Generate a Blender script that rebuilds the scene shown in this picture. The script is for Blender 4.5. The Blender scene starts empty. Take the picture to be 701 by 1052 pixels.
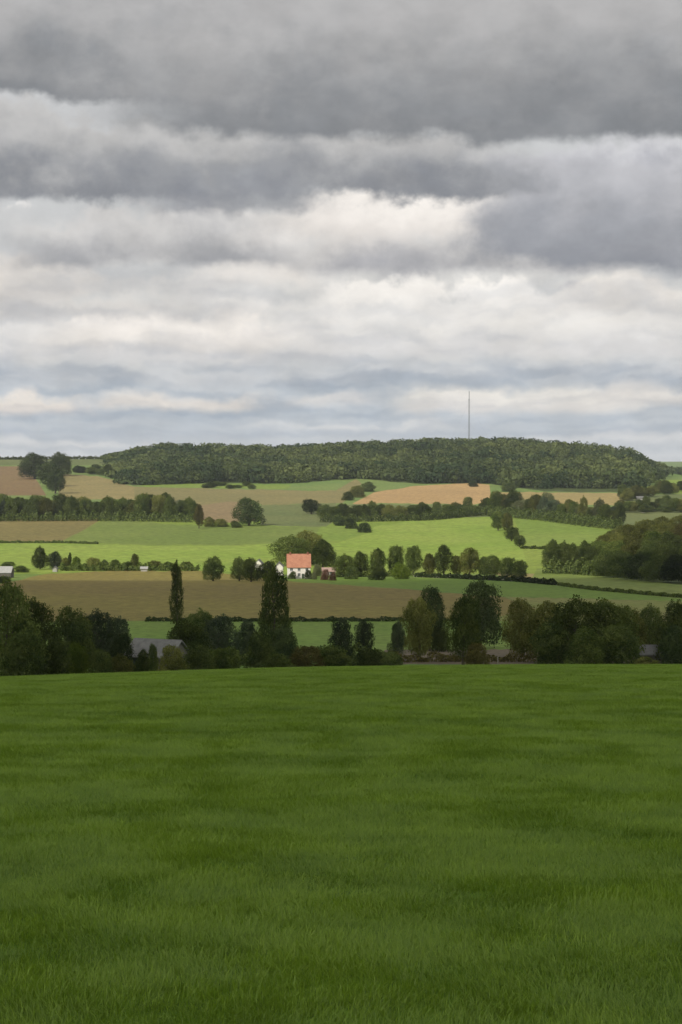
import bpy, bmesh, math, random
import numpy as np
from mathutils import Vector, Matrix
from mathutils.geometry import delaunay_2d_cdt

R = math.radians
F = 1963.0            # focal length in photograph pixels (30 degrees over 1052)
CX, HOR = 350.5, 470.0
sc = bpy.context.scene
col = sc.collection
rng = np.random.default_rng(7)
random.seed(7)

# ------------------------------------------------------------------ helpers
def lin(r, g, b):
    def f(c):
        c /= 255.0
        return c / 12.92 if c <= 0.04045 else ((c + 0.055) / 1.055) ** 2.4
    return (f(r), f(g), f(b), 1.0)

def tag(o, label=None, cat=None, group=None, kind=None):
    if label: o['label'] = label
    if cat: o['category'] = cat
    if group: o['group'] = group
    if kind: o['kind'] = kind
    return o

def empty(name, loc, rz=0, scale=(1, 1, 1)):
    o = bpy.data.objects.new(name, None)
    o.empty_display_size = 0.5
    o.location = loc; o.rotation_euler = (0, 0, rz); o.scale = scale
    col.objects.link(o)
    return o

def link(name, me, parent=None, mats=()):
    o = bpy.data.objects.new(name, me)
    col.objects.link(o)
    if parent: o.parent = parent
    for m in mats: me.materials.append(m)
    return o

def mesh_np(name, V, Q, tone=None, smooth=False):
    """mesh from numpy vertices and faces (all with the same corner count)"""
    V = np.asarray(V, dtype=np.float32); Q = np.asarray(Q, dtype=np.int32)
    me = bpy.data.meshes.new(name)
    n, k = Q.shape
    me.vertices.add(len(V)); me.vertices.foreach_set('co', V.ravel())
    me.loops.add(n * k); me.loops.foreach_set('vertex_index', Q.ravel())
    me.polygons.add(n)
    me.polygons.foreach_set('loop_start', np.arange(0, n * k, k, dtype=np.int32))
    me.polygons.foreach_set('loop_total', np.full(n, k, dtype=np.int32))
    if smooth: me.polygons.foreach_set('use_smooth', np.ones(n, dtype=bool))
    if tone is not None:
        a = me.attributes.new('tone', 'FLOAT', 'FACE')
        a.data.foreach_set('value', np.asarray(tone, dtype=np.float32))
    me.update(calc_edges=True); me.validate()
    return me

# ------------------------------------------------------------------ terrain
PROF = [(130, None), (200, 707), (250, 694), (300, 679), (360, 660), (430, 637.5), (520, 621), (600, 609.5),
        (700, 599), (785, 592.5), (840, 586.5), (900, 580), (1000, 568), (1100, 557), (1200, 547), (1300, 538),
        (1400, 530), (1500, 522.5), (1600, 515.5), (1800, 504.5), (1950, 497), (2200, 482), (2500, 466)]
def zfore(y): return -1.7 - 0.07 * y - 0.000212 * y * np.abs(y)
PY = [-600, -300, -100] + [0, 20, 40, 60, 80, 100, 130]
PZ = [12, 8, 3.6] + [float(zfore(v)) for v in (0, 20, 40, 60, 80, 100, 130)]
for Y, r in PROF[1:]:
    PY.append(Y); PZ.append(-(r - HOR) / F * Y)
for Y, z in ((2800, 3.5), (4000, -4), (9500, -22)):
    PY.append(Y); PZ.append(z)
PY = np.array(PY, float); PZ = np.array(PZ, float)
def pchip_slopes(x, y):
    h = np.diff(x); d = np.diff(y) / h
    m = np.zeros_like(y)
    for i in range(1, len(x) - 1):
        if d[i-1] * d[i] > 0:
            w1 = 2 * h[i] + h[i-1]; w2 = h[i] + 2 * h[i-1]
            m[i] = (w1 + w2) / (w1 / d[i-1] + w2 / d[i])
    m[0] = d[0]; m[-1] = d[-1]
    return m
PM = pchip_slopes(PY, PZ)
def zbase(y):
    y = np.clip(np.asarray(y, float), PY[0], PY[-1])
    i = np.clip(np.searchsorted(PY, y) - 1, 0, len(PY) - 2)
    h = PY[i+1] - PY[i]; t = (y - PY[i]) / h
    return ((2*t**3 - 3*t**2 + 1) * PZ[i] + (t**3 - 2*t**2 + t) * h * PM[i]
            + (-2*t**3 + 3*t**2) * PZ[i+1] + (t**3 - t**2) * h * PM[i+1])
def sstep(a, b, x):
    t = np.clip((x - a) / (b - a), 0, 1); return t * t * (3 - 2 * t)
CRX = [-2000, -300, 0, 100, 200, 300, 400, 550, 701, 1000, 3000]
CRR = [721, 713, 698.5, 694.5, 691, 688, 686.5, 685, 684.8, 685, 687]
RGX = [-3000, -400, 0, 100, 165, 250, 350, 450, 520, 600, 650, 685, 760, 1200, 4000]
RGR = [470, 470, 472, 471.5, 469, 472, 467, 464, 463, 469, 475, 490, 491, 484, 470]
def terrain(x, y):
    x = np.asarray(x, float); y = np.asarray(y, float)
    z = zbase(y)
    ys = np.maximum(y, 12.0)
    px = CX + x / ys * F
    # crest of the near field is lower on the left
    pn = CX + x / 88.0 * F
    dz = -(np.interp(pn, CRX, CRR) - 682) / F * np.clip(y, 0, 90)
    z = z + dz * sstep(6, 60, y) * (1 - sstep(120, 255, y))
    # ridge line of the far hill
    off = np.interp(px, RGX, RGR) - 466
    z = z - off / F * np.minimum(y, 2500) * sstep(1900, 2500, y) * (1 - sstep(4000, 8000, y))
    # wooded knoll on the right
    z = z + 9.0 * np.exp(-((x - 190) / 85.0) ** 2 - ((y - 960) / 140.0) ** 2)
    # gentle unevenness of the fields
    z = z + 0.25 * np.sin(x * 0.031 + 1.3) * np.sin(y * 0.017) * sstep(300, 700, y)
    return z
LAT = np.random.default_rng(5).uniform(0, 1, (256, 256))
def vnoise(x, y, scale, ox=0):
    """smooth lattice noise, 0..1"""
    x = np.asarray(x, float) / scale + 31.7 + ox; y = np.asarray(y, float) / scale + 17.3 + ox * 1.7
    i, j = np.floor(x).astype(int), np.floor(y).astype(int); fx, fy = x - i, y - j
    fx, fy = fx * fx * (3 - 2 * fx), fy * fy * (3 - 2 * fy)
    g = lambda a, b: LAT[a % 256, b % 256]
    return (g(i, j) * (1 - fx) + g(i+1, j) * fx) * (1 - fy) + (g(i, j+1) * (1 - fx) + g(i+1, j+1) * fx) * fy
def fore_bump(x, y):
    return 0.03 * (vnoise(x, y, 4.5) - .5) + .05 * (vnoise(x, y, 1.3, 9) - .5)
YS = np.exp(np.linspace(math.log(262), math.log(2495), 900))
def row_to_Y(px, row):
    u = (px - CX) / F
    rows = HOR - terrain(u * YS, YS) / YS * F
    rows = np.minimum.accumulate(rows)
    return float(np.interp(-row, -rows, YS))
def at(px, Y):
    x = (px - CX) / F * Y
    return x, Y, float(terrain(x, Y))
def ztop(top, Y): return -(top - HOR) / F * Y

# ------------------------------------------------------------------ materials
def new_mat(name):
    m = bpy.data.materials.new(name); m.use_nodes = True
    nt = m.node_tree; nt.nodes.clear()
    out = nt.nodes.new('ShaderNodeOutputMaterial')
    return m, nt, out
def N(nt, t, **kw):
    n = nt.nodes.new(t)
    for k, v in kw.items():
        if k.startswith('i_'):
            key = k[2:]
            n.inputs[int(key) if key.isdigit() else key].default_value = v
        else: setattr(n, k, v)
    return n
def mixc(nt, fac, a, b, blend='MIX'):
    n = nt.nodes.new('ShaderNodeMix'); n.data_type = 'RGBA'; n.blend_type = blend
    for sock, v in ((n.inputs[0], fac), (n.inputs[6], a), (n.inputs[7], b)):
        if isinstance(v, bpy.types.NodeSocket): nt.links.new(v, sock)
        else: sock.default_value = v
    return n.outputs[2]
def mth(nt, op, a, b=None, c=None, clamp=False):
    n = nt.nodes.new('ShaderNodeMath'); n.operation = op; n.use_clamp = clamp
    for i, v in enumerate((a, b, c)):
        if v is None: continue
        if isinstance(v, bpy.types.NodeSocket): nt.links.new(v, n.inputs[i])
        else: n.inputs[i].default_value = v
    return n.outputs[0]
def ss(nt, v, a, b, lo=0.0, hi=1.0):
    n = nt.nodes.new('ShaderNodeMapRange'); n.interpolation_type = 'SMOOTHSTEP'
    nt.links.new(v, n.inputs[0])
    for i, q in enumerate((a, b, lo, hi)): n.inputs[i+1].default_value = q
    return n.outputs[0]

def field_mat(name, c1, c2, big=0.012, fine=0.3, stripe=None, amt=0.35, rough=0.95):
    """ground cover: two real colours mixed by drifting patches, fine grain, optional drill rows"""
    m, nt, out = new_mat(name)
    tc = N(nt, 'ShaderNodeTexCoord')
    n1 = N(nt, 'ShaderNodeTexNoise', i_Scale=big, i_Detail=5.0, i_Roughness=0.6)
    n2 = N(nt, 'ShaderNodeTexNoise', i_Scale=fine, i_Detail=6.0, i_Roughness=0.7)
    for n in (n1, n2): nt.links.new(tc.outputs['Object'], n.inputs['Vector'])
    c = mixc(nt, ss(nt, n1.outputs[0], 0.32, 0.68), c1 + (1,), c2 + (1,))
    if stripe:
        ang, w, sa = stripe
        mp = N(nt, 'ShaderNodeMapping'); mp.inputs['Rotation'].default_value = (0, 0, R(ang))
        nt.links.new(tc.outputs['Object'], mp.inputs['Vector'])
        wv = N(nt, 'ShaderNodeTexWave', i_Scale=w, i_Distortion=1.2, i_Detail=2.0)
        wv.inputs['Detail Scale'].default_value = 0.4
        nt.links.new(mp.outputs[0], wv.inputs['Vector'])
        c = mixc(nt, sa, c, mixc(nt, wv.outputs['Fac'], (.45, .45, .4, 1), (1.35, 1.35, 1.3, 1)), 'MULTIPLY')
    v = ss(nt, n2.outputs[0], 0.25, 0.75, 1 - amt, 1 + amt)
    c = mixc(nt, 1.0, c, v, 'MULTIPLY')
    b = N(nt, 'ShaderNodeBsdfPrincipled', i_Roughness=rough)
    b.inputs['Specular IOR Level'].default_value = 0.15
    nt.links.new(c, b.inputs['Base Color'])
    bp = N(nt, 'ShaderNodeBump', i_Strength=0.6, i_Distance=0.3)
    nt.links.new(n2.outputs[0], bp.inputs['Height']); nt.links.new(bp.outputs[0], b.inputs['Normal'])
    nt.links.new(b.outputs[0], out.inputs[0])
    return m

def leaf_mat(name, dark, light, trans=0.3, vary=0.35):
    m, nt, out = new_mat(name)
    at_ = N(nt, 'ShaderNodeAttribute', attribute_name='tone')
    oi = N(nt, 'ShaderNodeObjectInfo')
    c = mixc(nt, at_.outputs['Fac'], dark + (1,), light + (1,))
    v = ss(nt, oi.outputs['Random'], 0, 1, 1 - vary, 1 + vary)
    c = mixc(nt, 1.0, c, v, 'MULTIPLY')
    d = N(nt, 'ShaderNodeBsdfDiffuse'); t = N(nt, 'ShaderNodeBsdfTranslucent')
    nt.links.new(c, d.inputs[0])
    tcol = mixc(nt, 1.0, c, (1.15, 1.2, .55, 1), 'MULTIPLY'); nt.links.new(tcol, t.inputs[0])
    ms = N(nt, 'ShaderNodeMixShader', i_0=trans)
    nt.links.new(d.outputs[0], ms.inputs[1]); nt.links.new(t.outputs[0], ms.inputs[2])
    nt.links.new(ms.outputs[0], out.inputs[0])
    return m

def plain_mat(name, c1, c2, scale=2.0, rough=0.85, stripe=None, spec=.3):
    m, nt, out = new_mat(name)
    tc = N(nt, 'ShaderNodeTexCoord')
    n1 = N(nt, 'ShaderNodeTexNoise', i_Scale=scale, i_Detail=6.0, i_Roughness=0.65)
    nt.links.new(tc.outputs['Object'], n1.inputs['Vector'])
    c = mixc(nt, ss(nt, n1.outputs[0], .3, .7), c1 + (1,), c2 + (1,))
    b = N(nt, 'ShaderNodeBsdfPrincipled', i_Roughness=rough)
    b.inputs['Specular IOR Level'].default_value = spec
    if stripe:
        wv = N(nt, 'ShaderNodeTexWave', i_Scale=stripe[1], bands_direction=stripe[0], i_Distortion=.6)
        nt.links.new(tc.outputs['Object'], wv.inputs['Vector'])
        c = mixc(nt, .35, c, mixc(nt, wv.outputs['Fac'], (.5, .5, .5, 1), (1.2, 1.2, 1.2, 1)), 'MULTIPLY')
        bp = N(nt, 'ShaderNodeBump', i_Strength=.5, i_Distance=.05)
        nt.links.new(wv.outputs['Fac'], bp.inputs['Height']); nt.links.new(bp.outputs[0], b.inputs['Normal'])
    nt.links.new(c, b.inputs['Base Color']); nt.links.new(b.outputs[0], out.inputs[0])
    return m

GREEN_L, GREEN_M, GREEN_D = (.20, .27, .045), (.13, .21, .035), (.085, .15, .028)
FM = {
 'valley_meadow': field_mat('meadow turf', (.10, .175, .030), (.16, .21, .05), .02, .5),
 'river_meadow': field_mat('river meadow turf', (.12, .20, .03), (.165, .235, .045), .02, .5),
 'stubble_field': field_mat('stubble earth', (.205, .176, .042), (.178, .138, .043), .006, .35, (93, .12, .35)),
 'olive_field': field_mat('thin green crop', (.16, .20, .04), (.20, .19, .06), .012, .4),
 'clover_field': field_mat('clover', (.14, .215, .03), (.115, .185, .028), .012, .4),
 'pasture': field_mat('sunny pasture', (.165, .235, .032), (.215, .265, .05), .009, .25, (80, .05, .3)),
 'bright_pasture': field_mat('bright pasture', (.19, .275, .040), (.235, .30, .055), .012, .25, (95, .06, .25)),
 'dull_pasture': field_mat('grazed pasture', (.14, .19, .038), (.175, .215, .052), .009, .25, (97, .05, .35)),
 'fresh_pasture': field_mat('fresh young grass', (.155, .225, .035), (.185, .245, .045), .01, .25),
 'harvested_field': field_mat('harvested earth', (.205, .168, .06), (.17, .145, .05), .01, .3, (60, .08, .4)),
 'ploughed_field': field_mat('red ploughed earth', (.19, .125, .06), (.215, .15, .07), .008, .3, (40, .06, .4)),
 'dry_field': field_mat('dry grass', (.26, .21, .085), (.21, .18, .07), .01, .3),
 'far_meadow': field_mat('far green crop', (.13, .20, .05), (.17, .22, .06), .01, .3),
 'tan_field': field_mat('tan fallow', (.235, .20, .08), (.195, .175, .07), .008, .3, (20, .05, .4)),
 'brown_field': field_mat('brown earth', (.21, .155, .08), (.235, .175, .085), .01, .3),
 'crop_field': field_mat('grey green crop', (.115, .145, .05), (.15, .17, .06), .01, .3, (75, .06, .5)),
 'corn_field': field_mat('ripe corn', (.44, .29, .13), (.36, .24, .11), .009, .3, (85, .05, .4)),
 'straw_field': field_mat('straw', (.33, .25, .10), (.27, .22, .085), .01, .3),
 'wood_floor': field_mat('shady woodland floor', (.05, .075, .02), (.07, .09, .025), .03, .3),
 'lane': field_mat('pale lane surface', (.27, .26, .20), (.32, .30, .24), .2, 1.0),
 'dirt_track': field_mat('brown dirt track', (.16, .13, .085), (.125, .105, .07), .1, 1.0),
}

# ------------------------------------------------------------------ fields (outlines on the valley floor, later ones lie over earlier ones)
FIELDS = [
 ('far_meadow', [(-1500, 380), (2200, 380), (2200, 531), (-1500, 531)]),
 ('pasture', [(-1500, 531), (2200, 531), (2200, 586), (300, 590), (-1500, 590)]),
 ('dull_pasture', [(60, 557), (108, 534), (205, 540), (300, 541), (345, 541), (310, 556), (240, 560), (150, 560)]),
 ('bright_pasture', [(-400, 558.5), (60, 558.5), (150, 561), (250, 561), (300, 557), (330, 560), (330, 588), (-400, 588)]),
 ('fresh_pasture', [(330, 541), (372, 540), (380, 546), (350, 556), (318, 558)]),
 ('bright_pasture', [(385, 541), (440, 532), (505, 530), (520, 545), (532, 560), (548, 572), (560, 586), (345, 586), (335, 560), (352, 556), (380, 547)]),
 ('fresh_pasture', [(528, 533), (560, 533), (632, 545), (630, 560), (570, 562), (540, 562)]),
 ('pasture', [(537, 564), (580, 565), (570, 590), (545, 590)]),
 ('dry_field', [(505, 588), (560, 590), (560, 594), (520, 594)]),
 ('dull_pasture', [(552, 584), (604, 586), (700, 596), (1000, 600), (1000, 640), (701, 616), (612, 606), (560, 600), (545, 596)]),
 # upper slope
 ('ploughed_field', [(-600, 478), (28, 479), (48, 509), (-600, 509)]),
 ('harvested_field', [(-600, 533), (106, 533), (62, 557), (-600, 557)]),
 ('crop_field', [(-600, 467), (112, 467), (112, 478), (-600, 478)]),
 ('dry_field', [(62, 487), (100, 489), (138, 500), (140, 513), (60, 513)]),
 ('tan_field', [(138, 500), (232, 502), (345, 504), (366, 492), (372, 497), (352, 517), (270, 519), (258, 513), (205, 520), (138, 514)]),
 ('far_meadow', [(205, 494), (366, 491.5), (338, 504), (232, 502.5)]),
 ('fresh_pasture', [(140, 497), (215, 496), (300, 498), (296, 502), (150, 500.5)]),
 ('brown_field', [(203, 519), (258, 514), (262, 535), (230, 537), (203, 534)]),
 ('crop_field', [(268, 519), (345, 517), (350, 533), (335, 541), (268, 540)]),
 ('corn_field', [(362, 517.5), (384, 506), (428, 499), (486, 496.5), (503, 498), (505, 514), (486, 518.5), (420, 517)]),
 ('crop_field', [(350, 518), (505, 519), (505, 531), (400, 534), (352, 534)]),
 ('straw_field', [(507, 505), (560, 505.5), (648, 507), (646, 519), (590, 518), (507, 517)]),
 ('bright_pasture', [(672, 493), (760, 493), (760, 508), (690, 507)]),
 ('crop_field', [(640, 508), (760, 508), (760, 545), (640, 545)]),
 ('lane', [(655, 523), (680, 519.5), (760, 520.5), (760, 523.5), (684, 523), (660, 527)]),
 # woodland floors
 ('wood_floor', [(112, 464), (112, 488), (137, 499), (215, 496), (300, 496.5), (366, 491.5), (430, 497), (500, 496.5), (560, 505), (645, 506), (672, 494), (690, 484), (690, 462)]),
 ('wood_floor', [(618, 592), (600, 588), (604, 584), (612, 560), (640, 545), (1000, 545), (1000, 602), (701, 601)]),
 # near side of the valley
 ('stubble_field', [(-700, 590), (0, 600), (46, 590), (120, 586), (212, 587), (300, 597.5), (440, 607), (520, 614), (552, 626), (500, 637), (430, 637.5), (150, 638), (-700, 645)]),
 ('clover_field', [(212, 586), (300, 592), (470, 595), (560, 600), (612, 606), (701, 615), (1200, 640), (1200, 620), (701, 626), (520, 613), (440, 606), (300, 597.5)]),
 ('olive_field', [(520, 613), (701, 618), (1200, 640), (1200, 650), (500, 640), (500, 637), (552, 626)]),
 ('lane', [(425, 591), (470, 592.5), (530, 595.5), (570, 599.5), (612, 604.5), (701, 612.5), (900, 628), (900, 631), (701, 614.2), (612, 606), (570, 600.8), (530, 596.8), (470, 594), (425, 592.4)]),
 ('river_meadow', [(-700, 645), (150, 638), (290, 638), (430, 637.5), (500, 638), (1200, 650), (1200, 671), (-700, 675)]),
 ('dirt_track', [(395, 668), (470, 667.5), (560, 667), (700, 669), (700, 683), (560, 683), (395, 683)]),
]
def build_ground():
    # parameter space: (angle, log distance) keeps triangles well shaped
    pts = []; edges = []
    LY = np.linspace(math.log(124), math.log(9400), 190)
    for k, ly in enumerate(LY):
        Y = math.exp(ly); wide = 0.42 + 150 / Y
        us = np.concatenate([np.linspace(-wide, -0.22, 9)[:-1], np.linspace(-0.22, 0.22, 46), np.linspace(0.22, wide, 9)[1:]])
        for j, u in enumerate(us):
            edge = k in (0, len(LY) - 1) or j in (0, len(us) - 1)
            jx, jy = (0, 0) if edge else (rng.uniform(-.002, .002), rng.uniform(-.007, .007))
            pts.append((u + jx, ly + jy))
    polys = []
    for name, P in FIELDS:
        dense = []
        for (x0, y0), (x1, y1) in zip(P, P[1:] + P[:1]):
            n = max(1, int(min(60, math.hypot(x1 - x0, y1 - y0) / 7)))
            inframe = -60 < x0 < 760 and -60 < x1 < 760
            wob = 0.35 if inframe else 0
            for i in range(n):
                t = i / n
                dense.append((x0 + (x1 - x0) * t, y0 + (y1 - y0) * t + (rng.normal(0, wob) if i else 0)))
        base = len(pts)
        pr = []
        for (px, row) in dense:
            Y = row_to_Y(px, row); pr.append(((px - CX) / F, math.log(Y)))
        pts.extend(pr)
        edges += [(base + i, base + (i + 1) % len(pr)) for i in range(len(pr))]
        polys.append((name, np.array(pr)))
    S = 200.0
    vs, es, fs, _, _, _ = delaunay_2d_cdt([Vector((p[0] * S, p[1] * S)) for p in pts], edges, [], 0, 1e-4)
    UV = np.array([(v.x / S, v.y / S) for v in vs])
    T = np.array([f for f in fs if len(f) == 3])
    c = UV[T].mean(axis=1)
    cls = np.full(len(T), -1)
    for k, (name, P) in enumerate(polys):
        x, y = c[:, 0], c[:, 1]; inside = np.zeros(len(c), bool)
        for (xa, ya), (xb, yb) in zip(P, np.roll(P, -1, axis=0)):
            if ya == yb: continue
            cond = ((ya > y) != (yb > y)) & (x < (xb - xa) * (y - ya) / (yb - ya) + xa)
            inside ^= cond
        cls[inside] = k
    Yv = np.exp(UV[:, 1]); X = UV[:, 0] * Yv
    Z = terrain(X, Yv) - 0.35 * (1 - sstep(128, 150, Yv))
    V = np.stack([X, Yv, Z], axis=1)
    byname = {}
    for k in range(-1, len(polys)):
        sel = T[cls == k]
        if len(sel): byname.setdefault('valley_meadow' if k < 0 else polys[k][0], []).append(sel)
    for name, L in byname.items():
        t = np.concatenate(L)
        a = V[t]; nz = np.cross(a[:, 1, :2] - a[:, 0, :2], a[:, 2, :2] - a[:, 0, :2])
        t[nz < 0] = t[nz < 0][:, ::-1]
        used, inv = np.unique(t, return_inverse=True)
        me = mesh_np(name, V[used], inv.reshape(t.shape), smooth=True)
        o = link(name, me, mats=[FM[name]]); tag(o, kind='structure')
build_ground()

# near field
def grade(lo, hi, fine_lo, fine_hi, step, g=1.25):
    a = list(np.arange(fine_lo, fine_hi + 1e-6, step)); s = step; v = fine_lo
    left = []
    while v > lo: s *= g; v -= s; left.append(max(v, lo))
    s = step; v = fine_hi; right = []
    while v < hi: s *= g; v += s; right.append(min(v, hi))
    return np.array(left[::-1] + a + right)
gx = grade(-700, 700, -26, 26, .35); gy = grade(-500, 131, 2, 100, .45)
GX, GY = np.meshgrid(gx, gy)
GZ = terrain(GX, GY) + fore_bump(GX, GY) * sstep(1, 4, GY) 
nx, ny = len(gx), len(gy)
idx = np.arange(nx * ny).reshape(ny, nx)
Q = np.stack([idx[:-1, :-1], idx[:-1, 1:], idx[1:, 1:], idx[1:, :-1]], axis=-1).reshape(-1, 4)
turf = field_mat('near field turf', (.07, .14, .012), (.10, .18, .018), .25, 6.0, amt=.4)
nf = link('ground', mesh_np('ground', np.stack([GX, GY, GZ], -1).reshape(-1, 3), Q, smooth=True), mats=[turf])
tag(nf, kind='structure')

# ------------------------------------------------------------------ near grass (stuff)
def grass_material():
    m, nt, out = new_mat('grass blades')
    ti = N(nt, 'ShaderNodeAttribute', attribute_name='tint', attribute_type='INSTANCER')
    tb = N(nt, 'ShaderNodeAttribute', attribute_name='tone')
    c = mixc(nt, tb.outputs['Fac'], (.115, .212, .013, 1), (.232, .352, .032, 1))
    c2 = mixc(nt, ss(nt, ti.outputs['Fac'], 0, 1), (.74, .78, .8, 1), (1.24, 1.18, 1.1, 1))
    c = mixc(nt, 1.0, c, c2, 'MULTIPLY')
    d = N(nt, 'ShaderNodeBsdfDiffuse'); t = N(nt, 'ShaderNodeBsdfTranslucent')
    nt.links.new(c, d.inputs[0]); nt.links.new(c, t.inputs[0])
    g = N(nt, 'ShaderNodeBsdfGlossy', i_Roughness=.45); g.inputs[0].default_value = (1, 1, 1, 1)
    ms = N(nt, 'ShaderNodeMixShader', i_0=.35)
    nt.links.new(d.outputs[0], ms.inputs[1]); nt.links.new(t.outputs[0], ms.inputs[2])
    m2 = N(nt, 'ShaderNodeMixShader', i_0=.025)
    nt.links.new(ms.outputs[0], m2.inputs[1]); nt.links.new(g.outputs[0], m2.inputs[2])
    nt.links.new(m2.outputs[0], out.inputs[0])
    return m
GRASS = grass_material()
def tuft_mesh(name, seed, n, rad, hmin, hmax, wid):
    r = np.random.default_rng(seed); V = []; Qs = []; tone = []
    a = r.uniform(0, 2 * np.pi, n); d = rad * np.sqrt(r.uniform(0, 1, n))
    cl = r.normal(0, rad * .55, (max(3, n // 14), 2))
    for i in range(n):
        if r.random() < .6:
            bx, by = cl[r.integers(len(cl))] + r.normal(0, rad * .12, 2)
        else: bx, by = d[i] * np.cos(a[i]), d[i] * np.sin(a[i])
        h = r.uniform(hmin, hmax); yaw = r.normal(0, 1.1); lean = abs(r.normal(.75, .35)) * h
        dirx, diry = np.cos(yaw), np.sin(yaw); sx, sy = -diry, dirx; w = wid * r.uniform(.6, 1.3)
        b = len(V)
        for t, ww in ((-.15, 1), (.5, .85), (1, .18)):
            off = lean * max(t, 0) ** 1.8; z = h * (t - .22 * max(t, 0) ** 2)
            for s in (-1, 1):
                V.append((bx + dirx * off + sx * s * w * ww / 2, by + diry * off + sy * s * w * ww / 2, z))
        tn = np.clip(r.normal(.5, .25), 0, 1)
        Qs += [(b, b+1, b+3, b+2), (b+2, b+3, b+5, b+4)]; tone += [tn, tn]
    me = mesh_np(name, V, Qs, tone); me.materials.append(GRASS)
    return bpy.data.objects.new(name, me)          # source shapes only, never linked
TUFTS = [tuft_mesh('grass_tuft', s, 420, .27, .028, .062, .0032) for s in range(5)]
def grass_points():
    P = []; T = []; S = []; RZ = []
    y = 3.0
    pr = np.random.default_rng(11)
    # jittered rows that thin out slowly with distance
    while y < 112:
        stepx = .15 + .0042 * y; stepy = .15 + .0046 * y
        half = 1.5 + .215 * y
        xs = np.arange(-half, half, stepx)
        xs = xs + pr.uniform(-.5, .5, len(xs)) * stepx
        yy = y + pr.uniform(-.5, .5, len(xs)) * stepy
        # patches: taller / darker / drier tufts drifting over the field
        n = 1.6 * (.9 * vnoise(xs, yy, .42, 3) + .5 * vnoise(xs, yy, 1.0, 13) + .12 * vnoise(xs, yy, 3.4, 23) - .76)
        n2 = 2 * (vnoise(xs, yy, 9, 33) - .5)
        z = terrain(xs, yy) + fore_bump(xs, yy)
        P += list(np.stack([xs, yy, z], -1))
        T += list(np.clip(.5 + .36 * n + pr.normal(0, .15, len(xs)), 0, 1))
        sxy = (.75 + .012 * y); hz = np.clip(1.0 + .22 * n + pr.normal(0, .16, len(xs)), .45, 1.8)
        S += list(np.stack([np.full(len(xs), sxy), np.full(len(xs), sxy), hz], -1))
        RZ += list(9 * vnoise(xs, yy, 1.1, 43) + pr.normal(0, .9, len(xs)))
        y += stepy
    return np.array(P), np.array(T), np.array(S), np.array(RZ)
P, T, S, RZ = grass_points()
me = bpy.data.meshes.new('meadow_grass')
me.vertices.add(len(P)); me.vertices.foreach_set('co', P.astype(np.float32).ravel())
for nme, typ, arr in (('tint', 'FLOAT', T), ('rz', 'FLOAT', RZ)):
    a = me.attributes.new(nme, typ, 'POINT'); a.data.foreach_set('value', arr.astype(np.float32))
a = me.attributes.new('sz', 'FLOAT_VECTOR', 'POINT'); a.data.foreach_set('vector', S.astype(np.float32).ravel())
grass = link('meadow_grass', me)
tag(grass, 'short green grass covering the whole near field up to its crest', 'grass', kind='stuff')
ng = bpy.data.node_groups.new('grass spread', 'GeometryNodeTree')
ng.interface.new_socket('Geometry', in_out='INPUT', socket_type='NodeSocketGeometry')
ng.interface.new_socket('Geometry', in_out='OUTPUT', socket_type='NodeSocketGeometry')
gi = ng.nodes.new('NodeGroupInput'); go = ng.nodes.new('NodeGroupOutput')
g2i = ng.nodes.new('GeometryNodeGeometryToInstance')
for o in reversed(TUFTS):
    oi = ng.nodes.new('GeometryNodeObjectInfo'); oi.inputs['Object'].default_value = o
    oi.inputs['As Instance'].default_value = False
    ng.links.new(oi.outputs['Geometry'], g2i.inputs[0])
iop = ng.nodes.new('GeometryNodeInstanceOnPoints'); iop.inputs['Pick Instance'].default_value = True
def named(n, typ):
    q = ng.nodes.new('GeometryNodeInputNamedAttribute'); q.data_type = typ; q.inputs[0].default_value = n
    return q.outputs[0]
cmb = ng.nodes.new('ShaderNodeCombineXYZ'); ng.links.new(named('rz', 'FLOAT'), cmb.inputs[2])
rv = ng.nodes.new('FunctionNodeRandomValue'); rv.data_type = 'INT'
rv.inputs[4].default_value = 0; rv.inputs[5].default_value = len(TUFTS) - 1
ng.links.new(gi.outputs[0], iop.inputs['Points']); ng.links.new(g2i.outputs[0], iop.inputs['Instance'])
ng.links.new(rv.outputs[2], iop.inputs['Instance Index'])
ng.links.new(cmb.outputs[0], iop.inputs['Rotation']); ng.links.new(named('sz', 'FLOAT_VECTOR'), iop.inputs['Scale'])
ng.links.new(iop.outputs[0], go.inputs[0])
md = grass.modifiers.new('spread', 'NODES'); md.node_group = ng

# ------------------------------------------------------------------ foliage
LM = {
 'dark': leaf_mat('dark leaves', (.046, .070, .023), (.135, .165, .050)),
 'mid': leaf_mat('mid green leaves', (.048, .074, .020), (.135, .165, .045)),
 'olive': leaf_mat('olive leaves', (.080, .094, .026), (.205, .210, .062)),
 'blue': leaf_mat('blue green leaves', (.042, .064, .040), (.105, .130, .070)),
 'brown': leaf_mat('brownish leaves', (.072, .066, .024), (.150, .135, .045)),
 'fresh': leaf_mat('fresh leaves', (.075, .115, .018), (.155, .200, .035)),
 'pale': leaf_mat('pale leaves', (.110, .130, .060), (.200, .210, .110)),
 'fir': leaf_mat('fir needles', (.030, .048, .020), (.078, .102, .036), .1),
 'wood': leaf_mat('woodland leaves', (.044, .070, .032), (.155, .185, .066), .25, 0),
 'rust': leaf_mat('red flowering leaves', (.12, .06, .04), (.28, .17, .13)),
}
BARK = plain_mat('bark', (.07, .055, .04), (.12, .10, .075), 6, .95)

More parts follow.
